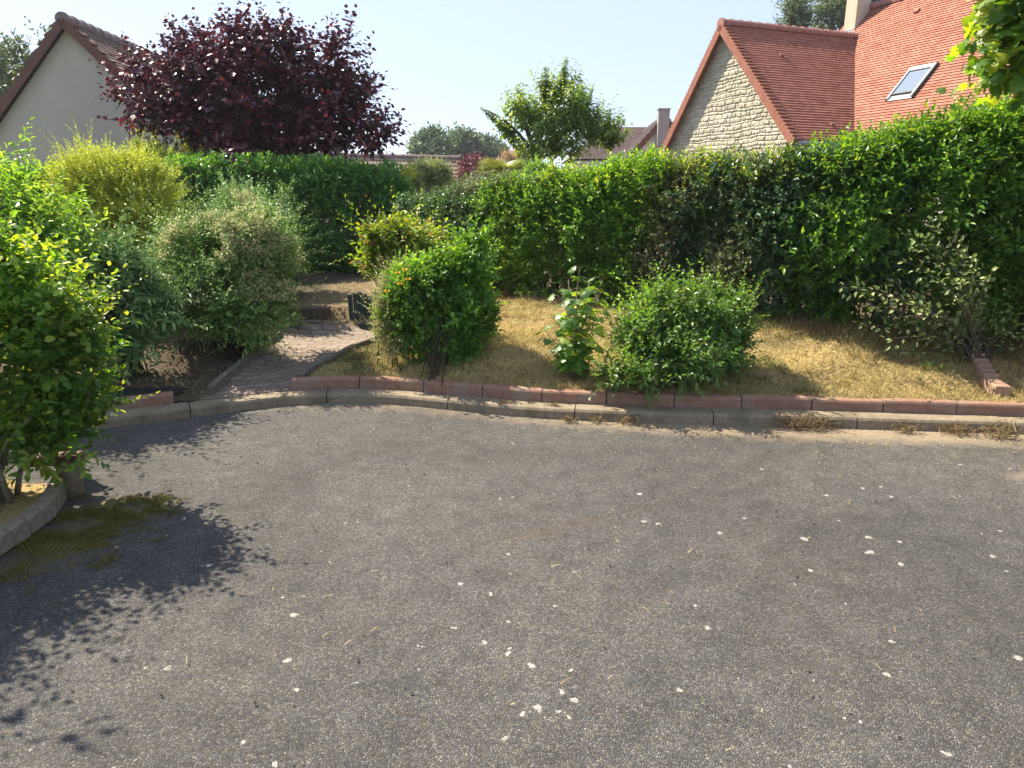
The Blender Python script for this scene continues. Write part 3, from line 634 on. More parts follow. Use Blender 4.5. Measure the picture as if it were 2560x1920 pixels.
M['straw'] = island_mat('dry_grass_blade', [(0, (0.360, 0.263, 0.100)), (.5, (0.520, 0.410, 0.170)), (.86, (0.660, 0.557, 0.270)), (.94, (0.200, 0.200, 0.060)), (1, (0.130, 0.179, 0.045))], .8, .25)
M['straw_dark'] = island_mat('withered_weed', [(0, (.10, .07, .035)), (.6, (.22, .15, .07)), (1, (.38, .28, .13))], .85, .2)
M['moss'] = rough_mat('moss_cushion', (0.068, 0.068, 0.012), (0.176, 0.152, 0.020), 40, 1.0, .8, 120, (0.072, 0.060, 0.024), 14.0, .02)

# ---------------------------------------------------------------- hedges
def hedge_pts(line, thick, n, back=.35, inset=.28, und=.16, seed=3, topw=1.0):
    """line: rows x, y, zbase, ztop of the front face, from one end to the other (left to right as seen from the lawn)"""
    Lp, t = resamp(np.array(line, float), 200); tot = t[-1]
    tg = nrm(np.gradient(Lp[:, :2], axis=0)); nb = np.stack([-tg[:, 1], tg[:, 0]], -1)      # points to the back
    hgt = (Lp[:, 3] - Lp[:, 2]).mean(); wts = np.array([hgt, thick * topw, hgt * back]); wts /= wts.sum()
    side = rng.choice(3, size=n, p=wts); s = rng.random(n) * tot; i = np.clip((s / tot * 199).astype(int), 0, 199)
    zb, zt = Lp[i, 2], Lp[i, 3]; q = rng.random(n); ins = inset * rng.random(n) ** 1.5
    v = np.where(side == 1, q * thick, np.where(side == 0, ins, thick - ins)); z = np.where(side == 1, zt - ins, zb + q * (zt - zb))
    h = np.clip((z - zb) / (zt - zb), 0, 1)
    v = np.where(side == 0, v + .14 * np.clip((h - .82) / .18, 0, 1) ** 2 + .10 * np.clip((.25 - h) / .25, 0, 1), v)
    P = np.stack([Lp[i, 0] + nb[i, 0] * v, Lp[i, 1] + nb[i, 1] * v, z], -1)
    no = np.where((side == 1)[:, None], np.array([0, 0, 1.0]), np.concatenate([nb[i] * np.where(side == 0, -1, 1)[:, None], np.zeros((n, 1))], -1))
    P = P + no * (2 * und * (fbm(P, 1.7, seed) - .5) + .6 * und * (vnoise(P, 5, seed + 3) - .5))[:, None]
    return P, no, s / tot, h
def hedge_stems(line, thick, n, rr=.012):
    Lp, t = resamp(np.array(line, float), 200); tg = nrm(np.gradient(Lp[:, :2], axis=0)); nb = np.stack([-tg[:, 1], tg[:, 0]], -1); mb = MB()
    for _ in range(n):
        i = rng.integers(3, 197); v = thick * rng.uniform(.2, .6); b = np.array([*(Lp[i, :2] + nb[i] * v), Lp[i, 2] - .08])
        tp = b + np.array([rng.normal(0, .25), rng.normal(0, .2), rng.uniform(.6, .95) * (Lp[i, 3] - Lp[i, 2])])
        mb.tube(branch_poly(b, tp, wob=.06), np.linspace(rr * rng.uniform(.5, 1.4), .003, 6), 5)
    return mb
# laurel hedge at the back
lh = []
for px, pyb, pyt, Y in ((-420, 720, 415, 9.6), (0, 720, 418, 9.9), (330, 712, 402, 10.2), (500, 705, 388, 10.4), (700, 695, 392, 10.6), (900, 690, 392, 10.8), (1003, 690, 402, 10.85)):
    a = at(px, pyt + 46, Y + .35); b = at(px, pyb, Y); lh.append([b[0], b[1], .42, a[2]])
base = np.array([lh[3][0], lh[3][1], .45])
r = root('laurel_hedge', 'clipped dark green laurel hedge running behind the shrubs and under the purple tree', 'hedge', base)
P, no, s, h = hedge_pts(lh, 1.0, 14000, seed=5, und=.16, topw=1.3, inset=.45)
end = lump(980, 575, 11.2, 42, 125, .45); Pe, Ne = crown_pts([end], 700, .3)
P = np.vstack([P, Pe]); no = np.vstack([no, Ne])
S = shoots(P, no * .8 + np.array([0, 0, .75]) + rng.normal(0, .3, P.shape), .20 * rng.uniform(.6, 1.3, len(P)), 8, .125, .050, .9, .2)
V, FS = leaf_mesh(*S, 'ellip'); mesh_np('foliage', V - base, FS, M['l_laurel'], r)
k = np.zeros(len(P), bool); k[:len(h)] = (h > .90) & (rng.random(len(h)) < np.where(s < .42, .55, .22))
S = shoots(P[k] + [0, 0, .03], no[k] * .6 + np.array([0, 0, 1.0]) + rng.normal(0, .3, (k.sum(), 3)), .20, 7, .11, .045, .8, .15)
V, FS = leaf_mesh(*S, 'ellip'); mesh_np('sun_tinted_shoots', V - base, FS, M['l_sun_tint_green'], r)  # hedge-top shoots coloured paler to look sunlit, denser on the left
hedge_stems(lh, 1.0, 60).build('stems', M['twig'], r, True, off=base)

# long mixed hedge on the right
rl = []
for px, pyb, pyt in ((990, 700, 482), (1070, 712, 476), (1140, 725, 462), (1250, 742, 430), (1400, 758, 405), (1550, 772, 398), (1700, 790, 388), (1900, 815, 372), (2100, 832, 345), (2300, 850, 300), (2480, 868, 268), (2640, 885, 240)):
    b = gnd(px, pyb, .44 if px < 2200 else .40); b[1] = b[1]
    a = at(px, pyt + (24 if px <= 1250 else 46), b[1] + .45); rl.append([b[0], b[1], b[2], a[2]])
xL = rl[-1]; rl.append([xL[0] + 1.2, xL[1] - .55, .38, xL[3] + .1])
rl = np.array(rl)
HEDGE_R = rl
base = np.array([rl[6][0], rl[6][1], .44])
rh = root('mixed_hedge', 'long uneven mixed hedge closing the lawn on the right below the red roofed house', 'hedge', base)
P, no, s, h = hedge_pts(rl, 1.0, 52000, seed=8, und=.18, topw=1.2, inset=.50)
px_ = s + .16 * (fbm(P, 1.1, 31) - .5) * 2 + rng.normal(0, .025, len(s))
zone = np.where(px_ < .24, 0, np.where(px_ < .47, 1, np.where(px_ < .58, 2, np.where(px_ < .66, 3, 4))))
zone = np.where((zone == 4) & (fbm(P, .9, 77) > .60), 3, zone)
zone = np.where((zone == 1) & (fbm(P, 1.3, 78) > .62), 3, zone)
zone = np.where((zone <= 1) & (h > .93) & (s > .15) & (px_ < .36), 5, zone)
thin = ((h > .20) | (rng.random(len(h)) < .6)) & ((fbm(P, 1.9, 55) < .63) | (rng.random(len(h)) < .35))
P = P - no * (.55 * np.clip(fbm(P, 1.5, 57) - .52, 0, 1))[:, None]
spec = {0: ('l_dark', .16, 8, .055, .028, 'dark glossy far end of the hedge'), 1: ('l_priv', .24, 9, .070, .036, 'bright green stretch with leafy shoots'), 2: ('l_olive', .22, 15, .042, .019, 'olive brown small-leaved stretch'),
        3: ('l_dark', .20, 9, .066, .040, 'dark glossy stretch'), 4: ('l_priv', .26, 9, .082, .033, 'vigorous bright green stretch nearest the right side'), 5: ('l_olive', .15, 10, .040, .02, 'dry brownish clipped top')}
for z, (mk, sl, nl, L, W, lab) in spec.items():
    k = (zone == z) & thin; Pz, nz_ = P[k], no[k]
    if not len(Pz): continue
    S = shoots(Pz, nz_ * .75 + np.array([0, 0, .6]) + rng.normal(0, .42, Pz.shape), sl * rng.uniform(.5, 1.4, len(Pz)), nl, L, W, 1.0, .22, .1)
    V, FS = leaf_mesh(*S, 'ellip'); o = mesh_np('foliage', V - base, FS, M[mk], rh); o['label'] = lab
k = ((h > .88) & (rng.random(len(h)) < .22)) | ((fbm(P, 1.4, 63) > .56) & (rng.random(len(h)) < .12)); k &= (zone == 1) | (zone == 4)
S = shoots(P[k] + no[k] * .03, no[k] * .6 + np.array([0, 0, .9]) + rng.normal(0, .35, (k.sum(), 3)), .22, 9, .072, .030, .9, .2)
V, FS = leaf_mesh(*S, 'ellip'); mesh_np('sun_tinted_shoots', V - base, FS, M['l_sun_tint_green'], rh)  # paler leaves paint sunlight along the top and in patches
k = (h > .84) & (s > .22) & (s < .62) & (rng.random(len(h)) < .16) & (fbm(P, 1.2, 65) > .42)
S = shoots(P[k] + no[k] * .03, no[k] * .6 + np.array([0, 0, .9]) + rng.normal(0, .35, (k.sum(), 3)), .20, 9, .066, .030, .9, .2)
V, FS = leaf_mesh(*S, 'ellip'); mesh_np('sun_tinted_yellow_shoots', V - base, FS, M['l_sun_tint'], rh)  # sunlit band along the hedge top, put in as yellow leaf colour
hs = hedge_stems(rl, 1.0, 220, .010)
for q in rng.choice(len(P), 420, replace=False):
    if h[q] > .95: continue
    e_ = P[q] + no[q] * rng.uniform(.05, .22) + np.array([rng.normal(0, .1), 0, rng.uniform(-.05, .22)]); hs.tube(branch_poly(P[q] - no[q] * .15, e_, wob=.06, n=4), np.linspace(.003, .001, 4), 4)
hs.build('stems', M['twig'], rh, True, off=base)

# ---------------------------------------------------------------- garden shrubs
def shrub_base(px, py): return gT(px, py)
# left foreground bush
fb = np.array([-2.72, 3.45, .07])
lm = [lump(70, 730, 3.6, 100, 105), lump(120, 850, 3.6, 125, 150), lump(190, 930, 3.65, 85, 130), lump(150, 1050, 3.6, 90, 95), lump(20, 900, 3.5, 150, 220), lump(5, 650, 3.55, 60, 75), lump(75, 710, 3.6, 55, 80), lump(220, 1080, 3.65, 40, 60), lump(60, 1120, 3.55, 90, 60), lump(170, 1110, 3.6, 70, 55), lump(110, 1160, 3.5, 60, 30),
      np.array([-3.0, 3.1, .95, .40, .40, .5]), np.array([-3.35, 3.5, 1.0, .5, .5, .6])]
ex = line_shoots([(at(140, 1190, 3.5), at(235, 1135, 3.45)), (at(80, 1150, 3.5), at(150, 1195, 3.45)), (at(200, 860, 3.6), at(280, 755, 3.6)), (at(200, 960, 3.6), at(290, 880, 3.6)), (at(40, 1120, 3.45), at(70, 1180, 3.4)),
                  (at(100, 690, 3.6), at(120, 600, 3.6)), (at(10, 630, 3.5), at(25, 545, 3.5)), (at(60, 650, 3.5), at(70, 570, 3.5)), (at(180, 760, 3.6), at(205, 650, 3.6)), (at(150, 700, 3.6), at(160, 600, 3.6))], 14, .06, .036)
sun_d = np.array([sin(SUN_B) * cos(SUN_E), cos(SUN_B) * cos(SUN_E), sin(SUN_E)])
top_ = gnd(120, 1830) + sun_d * (2.35 / sun_d[2])
for px, py in ((40, 1790), (90, 1850), (175, 1850), (265, 1795), (335, 1830), (250, 1880)):      # tall sprig of the bush beyond the left edge
    e_ = gnd(px, py) + sun_d * (2.3 / sun_d[2]); ex += line_shoots([(top_ + (e_ - top_) * .5, e_)], 5, .07, .045)
ex += line_shoots([(np.array([-3.3, 3.3, 1.1]), top_)], 10, .05, .03)
plant('leafy_bush', 'leafy bush with yellow sunlit shoot tips in the left foreground bed', 'bush', fb, lm, 2900, .20, 8, .064, .040, M['l_fore'], 'bark_pale', 46, .017, up=.75, extra=ex, seed=21, young='l_sun_tint', ys=.14, inner=.6, nz=.28, zmin=.12, keep=.55)

# off-frame bough whose leaf shadows lie on the asphalt belongs to a taller bush standing behind the bed's edge
b = gT(120, 900); b = np.array([-3.75, 5.5, float(T(-3.75, 5.5))])
lm = [lump(60, 635, 5.5, 100, 115), lump(130, 650, 5.5, 60, 110), lump(40, 760, 5.3, 110, 120), lump(85, 545, 5.6, 50, 60), lump(-90, 600, 5.5, 140, 160), lump(170, 770, 5.3, 60, 90)]
tips = [(15, 400), (62, 408), (40, 445), (150, 420), (110, 470), (185, 500), (100, 430), (230, 555), (200, 610), (-30, 420), (75, 455)]
ex = line_shoots([(at(x - 8 + rng.normal(0, 12), y + 170, 5.5), at(x, y, 5.5)) for x, y in tips], 24, .085, .030, 1.05, .30)
plant('tall_shrub', 'tall pale green shrub of upright lance-leaved stems at the left edge', 'shrub', b, lm, 1150, .36, 12, .10, .036, M['l_budd'], 'twig', 40, .012, shr=.2, young='l_sun_tint_green', ys=.10, up=1.1, ang=1.05, droop=.32, extra=ex, seed=22, inner=.6)
# golden shrub
b = np.array([-4.0, 7.6, float(T(-4.0, 7.6))])
lm = [lump(290, 495, 7.4, 115, 90), lump(360, 480, 7.5, 75, 70), lump(205, 490, 7.4, 70, 75), lump(375, 570, 7.3, 80, 75), lump(265, 610, 7.3, 110, 90), lump(330, 690, 7.2, 90, 70), lump(240, 440, 7.5, 65, 45), lump(330, 430, 7.5, 50, 35)]
ex = line_shoots([(at(x, y + 55, 7.5), at(x + rng.normal(0, 6), y, 7.5)) for x, y in ((250, 395), (290, 410), (205, 420), (330, 415), (180, 450), (360, 440), (270, 400))], 22, .032, .014)
plant('golden_shrub', 'golden yellow small-leaved shrub in front of the laurel hedge', 'shrub', b, lm, 4300, .20, 15, .044, .019, M['l_gold'], 'twig', 40, .012, shr=.15, up=.9, extra=ex, seed=23, inner=.55, nz=.34, gap=.30)
# green neighbour
b = np.array([-3.7, 8.4, float(T(-3.7, 8.4))])
lm = [lump(415, 505, 8.2, 42, 60), lump(435, 560, 8.2, 48, 70), lump(390, 560, 8.3, 50, 80), lump(450, 640, 8.1, 60, 70), lump(560, 640, 8.3, 90, 100), lump(660, 640, 8.3, 60, 110), lump(640, 560, 8.4, 60, 50), lump(610, 550, 9.3, 75, 85), lump(690, 580, 9.2, 50, 75)]  # rear lumps hidden by the cream shrub are added to shade steps and terrace
plant('round_leaved_shrub', 'blue-green round-leaved shrub squeezed between the golden and the cream-flowered shrubs', 'shrub', b, lm, 2600, .18, 9, .055, .030, M['l_buddg'], 'twig', 20, .01, seed=24)
# sunlit young bush peeping over the hedge beside the purple tree
b = np.array([-5.9, 11.6, float(T(-5.9, 11.6))])
lm = [lump(365, 385, 11.4, 35, 38), lump(400, 405, 11.4, 50, 35), lump(350, 430, 11.4, 60, 40), lump(470, 408, 11.4, 50, 22)]
plant('young_bush', 'small yellow-green bush showing over the laurel hedge left of the purple tree', 'bush', b, lm, 700, .16, 9, .06, .030, M['l_photin'], 'twig', 16, .012, seed=25)
# lance-leaved grey shrub, lower
b = gT(330, 935)
lm = [lump(300, 720, 5.7, 75, 75), lump(270, 810, 5.6, 70, 80), lump(340, 800, 5.7, 65, 70), lump(250, 690, 5.7, 60, 70), lump(310, 870, 5.6, 70, 50), lump(390, 780, 5.9, 50, 60)]
tips = [(225, 545), (285, 620), (300, 600), (372, 690), (405, 755), (340, 640), (250, 600), (395, 700), (410, 830), (380, 870)]
ex = line_shoots([(at(x - 25, y + 90, 5.7), at(x, y, 5.7)) for x, y in tips], 18, .085, .028, 1.1, .32)
plant('lance_leaved_shrub', 'grey-green lance-leaved shrub arching low above the black sheet', 'shrub', b, lm, 800, .30, 12, .10, .032, M['l_buddg'], 'twig', 34, .010, up=.5, ang=1.1, droop=.32, extra=ex, seed=26, inner=.55)
# cream flowered shrub
b = gT(600, 880)
lm = [lump(560, 640, 6.35, 150, 95), lump(470, 620, 6.7, 95, 55), lump(650, 620, 6.35, 80, 100), lump(540, 760, 6.25, 140, 85), lump(660, 750, 6.3, 70, 110), lump(430, 700, 6.6, 70, 80), lump(640, 830, 6.3, 70, 45), lump(700, 660, 6.8, 45, 80), lump(590, 540, 6.7, 60, 50)]
tips = [(590, 485), (625, 500), (545, 505), (520, 545), (460, 545), (685, 520), (735, 610), (752, 660), (740, 700), (480, 560), (655, 545), (735, 730), (720, 560)]
ex = line_shoots([(at(x + (560 - x) * .25, y + 70, 6.6), at(x, y, 6.55)) for x, y in tips], 20, .035, .019, .95, .2)
rr_, P, Nn = plant('cream_flowered_shrub', 'broad grey-green shrub covered with cream blossom clusters beside the brick path', 'shrub', b, lm, 5200, .21, 12, .042, .023, M['l_grey'], 'twig', 60, .013, up=.5, extra=ex, seed=27, inner=.55, nz=.36, gap=.33, shr=.45)
k = (Nn[:, 2] > -.15) & (fbm(P, 2.6, 41) > .47); k &= (P[:, 0] + P[:, 2] * .5 > -2.9); ids = np.flatnonzero(k)[:900]
pc = P[ids] + Nn[ids] * .10 + np.array([0, 0, .04])
nb_ = 20; pp = np.repeat(pc, nb_, 0) + rng.normal(0, .026, (len(pc) * nb_, 3)) * np.array([1, 1, .7])
V, FS = leaf_mesh(pp, rv(len(pp)), rv(len(pp)), .018, .014, 'diam'); o = mesh_np('blossom', V - b, FS, M['l_flower'], rr_); o['kind'] = 'stuff'
# slender grey spire by the hedge
b = gT(722, 705)
plant('slender_shrub', 'slender grey-leaved stem standing against the laurel hedge', 'shrub', b, [lump(716, 500, 9.5, 16, 50), lump(712, 580, 9.4, 26, 60)], 130, .14, 10, .04, .02, M['l_grey'], 'twig', 6, .008, seed=28)

# ---- island planting on the lawn
b = gT(1085, 945)
lm = [lump(1065, 740, 5.95, 100, 95), lump(1170, 680, 6.0, 62, 78), lump(1160, 790, 5.95, 80, 90), lump(1020, 790, 5.9, 62, 90), lump(1110, 860, 5.9, 85, 65), lump(1195, 800, 6.05, 45, 80), lump(1150, 890, 5.9, 55, 45), lump(1180, 620, 6.05, 45, 30)]
rr_, P, Nn = plant('round_shrub', 'bright green rounded shrub on the bank with thin bare stems below', 'shrub', b, lm, 2000, .18, 9, .074, .038, M['l_bright'], 'twig', 20, .007, young='l_sun_tint_green', ys=.12, lead=.6, shr=.55, up=.75, seed=31, inner=.55, spread=.07, nz=.26, gap=.27)
b2 = gT(1010, 905)
lm = [lump(985, 770, 5.95, 46, 75), lump(975, 840, 5.9, 36, 60), lump(1005, 700, 6.0, 45, 32), lump(965, 790, 5.95, 30, 60)]
rv_, P, Nn = plant('variegated_shrub', 'pale variegated fine-leaved shrub leaning on the left of the bright rounded shrub', 'shrub', b2, lm, 1100, .12, 12, .026, .013, M['l_varieg'], 'twig', 22, .007, up=.7, seed=32, nz=.2)
M['yellow'] = rough_mat('yellow_petal', (.62, .38, .01), (.75, .50, .03), 20, .6, .1, 30)
for px, py in ((1012, 676), (1000, 711), (968, 730), (1020, 700), (994, 684)):
    c = at(px, py, 5.62); n = 9; az = np.arange(n) * 2.4; d = np.stack([np.cos(az), np.sin(az) * .6, .5 + .3 * np.sin(az * 3)], -1)
    V, FS = leaf_mesh(np.repeat(c[None], n, 0), d, np.broadcast_to([0, -.4, 1.0], (n, 3)), .028, .020, 'round'); mesh_np('flower', V - b2, FS, M['yellow'], rv_)
b = gT(1005, 790); b[1] = 6.9; b[2] = float(T(b[0], 6.9))
lm = [lump(1010, 640, 6.8, 70, 62), lump(950, 625, 6.7, 32, 55), lump(940, 680, 6.7, 24, 40), lump(1070, 640, 6.9, 38, 45), lump(1000, 600, 6.8, 40, 30)]
ex = line_shoots([(at(x, y + 60, 6.7), at(x, y, 6.7)) for x, y in ((915, 580), (935, 590), (962, 560), (1000, 560), (1008, 552), (1065, 578), (1075, 590), (1040, 590), (925, 630))], 12, .07, .03, .8, .1)
rp, P, Nn = plant('reddish_tipped_shrub', 'yellow-green shrub with reddish tips and brown seed heads behind the bright rounded shrub', 'shrub', b, lm, 800, .22, 9, .080, .037, M['l_photin'], 'twig', 24, .009, up=1.0, extra=ex, seed=33)
mbs = {}
for px, py in ((911, 564), (942, 572), (964, 556), (906, 598), (916, 640)):
    c = at(px, py, 6.65); pp = c + rng.normal(0, .012, (26, 3)); V, FS = leaf_mesh(pp, rv(26), rv(26), .022, .014, 'diam'); mesh_np('seed_head', V - b, FS, M['straw_dark'], rp)
# sycamore sapling
b = gT(1440, 935)
st = [(1400, 745), (1385, 800), (1420, 700), (1450, 672), (1475, 700), (1500, 735), (1495, 780), (1400, 850), (1380, 890), (1440, 730), (1460, 780), (1430, 840), (1475, 850), (1450, 890), (1510, 700), (1370, 840), (1435, 770)]
st = [(1443 + (x - 1443) * .95, y) for x, y in st]
mb = MB(); sets = []
for i, (px, py) in enumerate(st):
    tp = at(px, py, b[1] + rng.normal(0, .12)); b0 = b + np.array([rng.normal(0, .04), rng.normal(0, .04), -.02]); poly = branch_poly(b0, tp, wob=.03, n=8); mb.tube(poly, np.linspace(.007, .0025, 8), 5)
    m_ = 13
    for q in range(m_):
        t = .38 + .62 * (q + 1) / m_; pt = poly[min(7, int(t * 7))]; az = rng.random() * 6.28; pdv = np.array([cos(az), sin(az), .35]); e = pt + pdv * rng.uniform(.03, .09)
        mb.tube(np.array([pt, (pt + e) / 2 + [0, 0, .01], e]), [.0018, .0015, .001], 4)
        sets.append((e[None], (pdv * np.array([1, 1, -.6]) + [0, 0, -.25])[None], (np.array([0, -.25, 1.0]) + rng.normal(0, .25, 3))[None], np.array([rng.uniform(.06, .105)]), np.array([rng.uniform(.065, .115)])))
r = root('sycamore_sapling', 'young maple with lobed leaves on several thin upright stems', 'sapling', b)
V, FS = leaf_mesh(*cat_(*sets), 'maple'); mesh_np('foliage', V - b, FS, M['l_maple'], r); mb.build('stems', M['bark_pale'], r, True, off=b)
# low spreading shrub
b = gT(1690, 965)
lm = [lump(1700, 810, 5.55, 125, 75), lump(1620, 850, 5.4, 90, 70), lump(1790, 820, 5.5, 75, 75), lump(1560, 925, 5.2, 60, 40), lump(1690, 910, 5.2, 130, 55), lump(1800, 900, 5.4, 65, 55), lump(1650, 770, 5.6, 60, 35), lump(1760, 765, 5.65, 60, 40), lump(1850, 780, 5.6, 35, 30), lump(1610, 955, 5.1, 60, 28), lump(1530, 945, 5.15, 40, 25), lump(1840, 850, 5.5, 45, 50)]
tips = [(1572, 765), (1735, 712), (1780, 722), (1840, 745), (1885, 760), (1640, 735), (1600, 745), (1690, 725), (1495, 915), (1485, 935), (1880, 800), (1530, 990), (1700, 985), (1640, 1000), (1560, 800), (1810, 735), (1725, 715), (1660, 735), (1885, 780), (1880, 840), (1885, 880), (1510, 890), (1760, 990), (1580, 1000)]
ex = line_shoots([(at(x + (1690 - x) * .2, y + (85 if y < 900 else -50), 5.4), at(x, y + (30 if y < 900 else 0), 5.4 if y < 900 else 5.0)) for x, y in tips], 13, .05, .024)
plant('low_shrub', 'low spreading leafy shrub overhanging the red edging blocks', 'shrub', b, lm, 2500, .19, 9, .062, .030, M['l_low'], 'twig', 60, .008, up=.6, extra=ex, seed=35, young='l_sun_tint_green', ys=.12, nz=.34, inner=.65, droop=.25, gap=.36, shr=.45, lead=.8)
# straggly shrub on the right
b = gT(2445, 905)
tips = [(2247, 573), (2306, 555), (2350, 551), (2482, 676), (2504, 702), (2100, 717), (2144, 812), (2218, 702), (2188, 720), (2180, 790), (2260, 650), (2330, 620), (2390, 600), (2210, 850), (2250, 880), (2290, 760), (2380, 690), (2430, 700), (2330, 700), (2560, 760), (2590, 800), (2240, 760), (2150, 760), (2420, 640)]
mb = MB(); sets = []
for px, py in tips:
    tp = at(px, py, b[1] + rng.uniform(-.35, .35)); b0 = b + np.array([rng.normal(0, .03), rng.normal(0, .03), -.02]); ln = np.linalg.norm(tp - b0)
    poly = branch_poly(b0, tp, wob=.03, n=12); poly[:, 2] += .06 * ln * np.sin(np.linspace(0, pi, 12)); mb.tube(poly, np.linspace(.006, .0015, 12), 5)
    for q in range(int(36 * ln)):
        t = rng.uniform(.25, 1); i = t * 11; i0 = min(10, int(i)); pt = poly[i0] + (poly[i0 + 1] - poly[i0]) * (i - i0); dd = nrm(poly[i0 + 1] - poly[i0]); rad = rv(1)[0]
        e = pt + rad * rng.uniform(0, .07)
        sets.append((e[None], (dd * .6 + rad * .7)[None], (np.array([0, -.3, .8]) + rng.normal(0, .3, 3))[None], np.array([rng.uniform(.035, .06)]), np.array([rng.uniform(.02, .032)])))
P, Nn = crown_pts([lump(2410, 800, 5.9, 85, 75), lump(2500, 850, 5.8, 70, 50), lump(2330, 790, 6.0, 70, 60), lump(2390, 870, 5.7, 60, 35), lump(2540, 840, 5.6, 60, 40), lump(2260, 760, 6.1, 55, 45)], 300, .8)
sets.append(shoots(P, Nn * .6 + np.array([0, 0, .6]) + rng.normal(0, .5, P.shape), .16, 8, .034, .018))
for q in P[:70]: mb.tube(branch_poly(b + rng.normal(0, .03, 3), q, wob=.06), np.linspace(.004, .0012, 6), 4)
r = root('straggly_shrub', 'straggly shrub of long arching canes with small oval leaves at the right', 'shrub', b)
V, FS = leaf_mesh(*cat_(*sets), 'ellip'); mesh_np('foliage', V - b, FS, M['l_strag'], r); mb.build('canes', M['bark'], r, True, off=b)

# ---------------------------------------------------------------- trees
def limb_tree(base, tops, r0, kid=26):
    return None
def tree(name, label, base, lumps, n, sl, nleaf, L, W, mat, r0, nb, tpl='ellip', trunk_top=None, bark='bark', twigs=True, **kw):
    base = np.asarray(base, float); r = root(name, label, 'tree', base)
    extra = kw.pop('extra', None); seed = kw.pop('seed', 1); up = kw.pop('up', .6); out = kw.pop('out', .8); ang = kw.pop('ang', .95); droop = kw.pop('droop', .25); inner = kw.pop('inner', .5); nzv = kw.pop('nz', .2); gap = kw.pop('gap', 0); bend = kw.pop('bend', 0.0)
    lumps = shrunk(lumps, sl, kw.pop('shr', .45))
    P, Nn = crown_pts(lumps, n, inner, nzv, seed, kw.pop('keep', .62))
    if gap: ok = fbm(P, kw.pop('gscale', 2.0), seed + 5) > gap; P, Nn = P[ok], Nn[ok]
    sets = [shoots(P, Nn * out + np.array([0, 0, up]) + rng.normal(0, .35, P.shape), sl * rng.uniform(.5, 1.35, len(P)), nleaf, L, W, ang, droop, bend)]
    if extra: sets += extra
    V, FS = leaf_mesh(*cat_(*sets), tpl); mesh_np('crown', V - base, FS, mat, r)
    tt = trunk_top if trunk_top is not None else base + (np.array(lumps)[:, :3].mean(0) - base) * .45
    mb = MB(); tk = branch_poly(base - [0, 0, .1], tt, wob=.02, n=7); mb.tube(tk, np.linspace(r0, r0 * .7, 7), 8)
    tg = P[rng.choice(len(P), size=min(nb, len(P)), replace=False)]
    for q in tg:
        s0 = tk[rng.integers(3, 7)]; mb.tube(branch_poly(s0, q, wob=.05, n=8), np.linspace(r0 * rng.uniform(.25, .55), r0 * .05, 8), 5)
    mb.build('trunk', M[bark], r, True, off=base); return r, P

Yp = 12.6
cl = [(640, 240, 150, 140), (520, 230, 130, 120), (760, 230, 130, 130), (840, 300, 120, 100), (470, 310, 110, 90), (610, 110, 75, 65), (860, 130, 48, 60), (430, 220, 85, 60), (345, 185, 55, 38), (360, 300, 50, 35), (930, 340, 70, 60),
      (700, 340, 160, 80), (560, 340, 130, 80), (700, 100, 60, 55), (470, 120, 45, 45), (800, 160, 80, 75), (530, 140, 70, 60), (900, 230, 55, 70), (620, 350, 120, 70), (320, 250, 26, 30)]
lm = [lump(px, py, Yp + rng.uniform(-.5, .5), rx, ry, None if rx > 90 else .5) for px, py, rx, ry in cl]
for l in lm:
    if l[3] > .7: l[4] = min(l[4] * 1.2, 1.3)
tips = [(590, 28), (560, 45), (670, 42), (640, 60), (415, 65), (430, 95), (880, 68), (898, 80), (820, 85), (760, 75), (275, 135), (300, 150), (300, 222), (315, 260), (318, 322), (955, 190), (945, 250), (1012, 335), (990, 388), (960, 300), (395, 400), (360, 385), (500, 70), (480, 60), (720, 60), (330, 340), (1000, 360)]
ex = line_shoots([(at(x + (640 - x) * .22, y + (230 - y) * .22, Yp), at(x, y, Yp)) for x, y in tips], 16, .10, .095, .95, .3)
ex += line_shoots([(at(x, 370, Yp - 1.9), at(x + 10, y, Yp - 2.1)) for x, y in ((565, 430), (560, 455), (575, 410))], 14, .10, .095, .95, .3)
base = np.array([at(640, 420, Yp)[0], Yp, .5])
tree('purple_leaved_tree', 'purple-leaved tree rising above the laurel hedge', base, lm, 4000, .46, 8, .105, .095, M['l_purple'], .10, 60, 'round', extra=ex, seed=51, nz=.25, inner=.75, droop=.35, trunk_top=at(650, 330, Yp), gap=.385, gscale=1.9)

Yc = 15.0
cl = [(1390, 310, 90, 70), (1340, 320, 70, 70), (1450, 320, 80, 70), (1300, 290, 50, 55), (1370, 230, 40, 55), (1410, 220, 40, 50), (1440, 260, 55, 50), (1500, 330, 55, 60), (1530, 350, 35, 50), (1270, 330, 45, 45), (1380, 380, 120, 40)]
lm = [lump(px, py, Yc + rng.uniform(-.4, .4), rx, ry) for px, py, rx, ry in cl]
tips = [(1365, 165, 1365, 260), (1355, 190, 1360, 270), (1415, 140, 1405, 240), (1408, 165, 1395, 250), (1294, 208, 1300, 290), (1450, 194, 1430, 270), (1482, 208, 1455, 290), (1204, 266, 1275, 330), (1225, 280, 1290, 340), (1497, 270, 1470, 330), (1522, 277, 1510, 350), (1558, 295, 1525, 360), (1310, 245, 1330, 300), (1380, 200, 1380, 280), (1250, 300, 1290, 350), (1540, 310, 1520, 370), (1366, 168, 1372, 270), (1416, 150, 1400, 260), (1210, 272, 1300, 370), (1296, 225, 1310, 320), (1330, 235, 1345, 320), (1432, 215, 1425, 300), (1480, 220, 1462, 310)]
ex = []
for x, y, x0, y0 in tips:
    a, b_ = at(x0, y0, Yc), at(x, y, Yc); ex += line_shoots([(a, b_)], 95, .14, .062, 1.35, .8, 0, .5)
base = np.array([at(1345, 430, Yc)[0], Yc, .5])
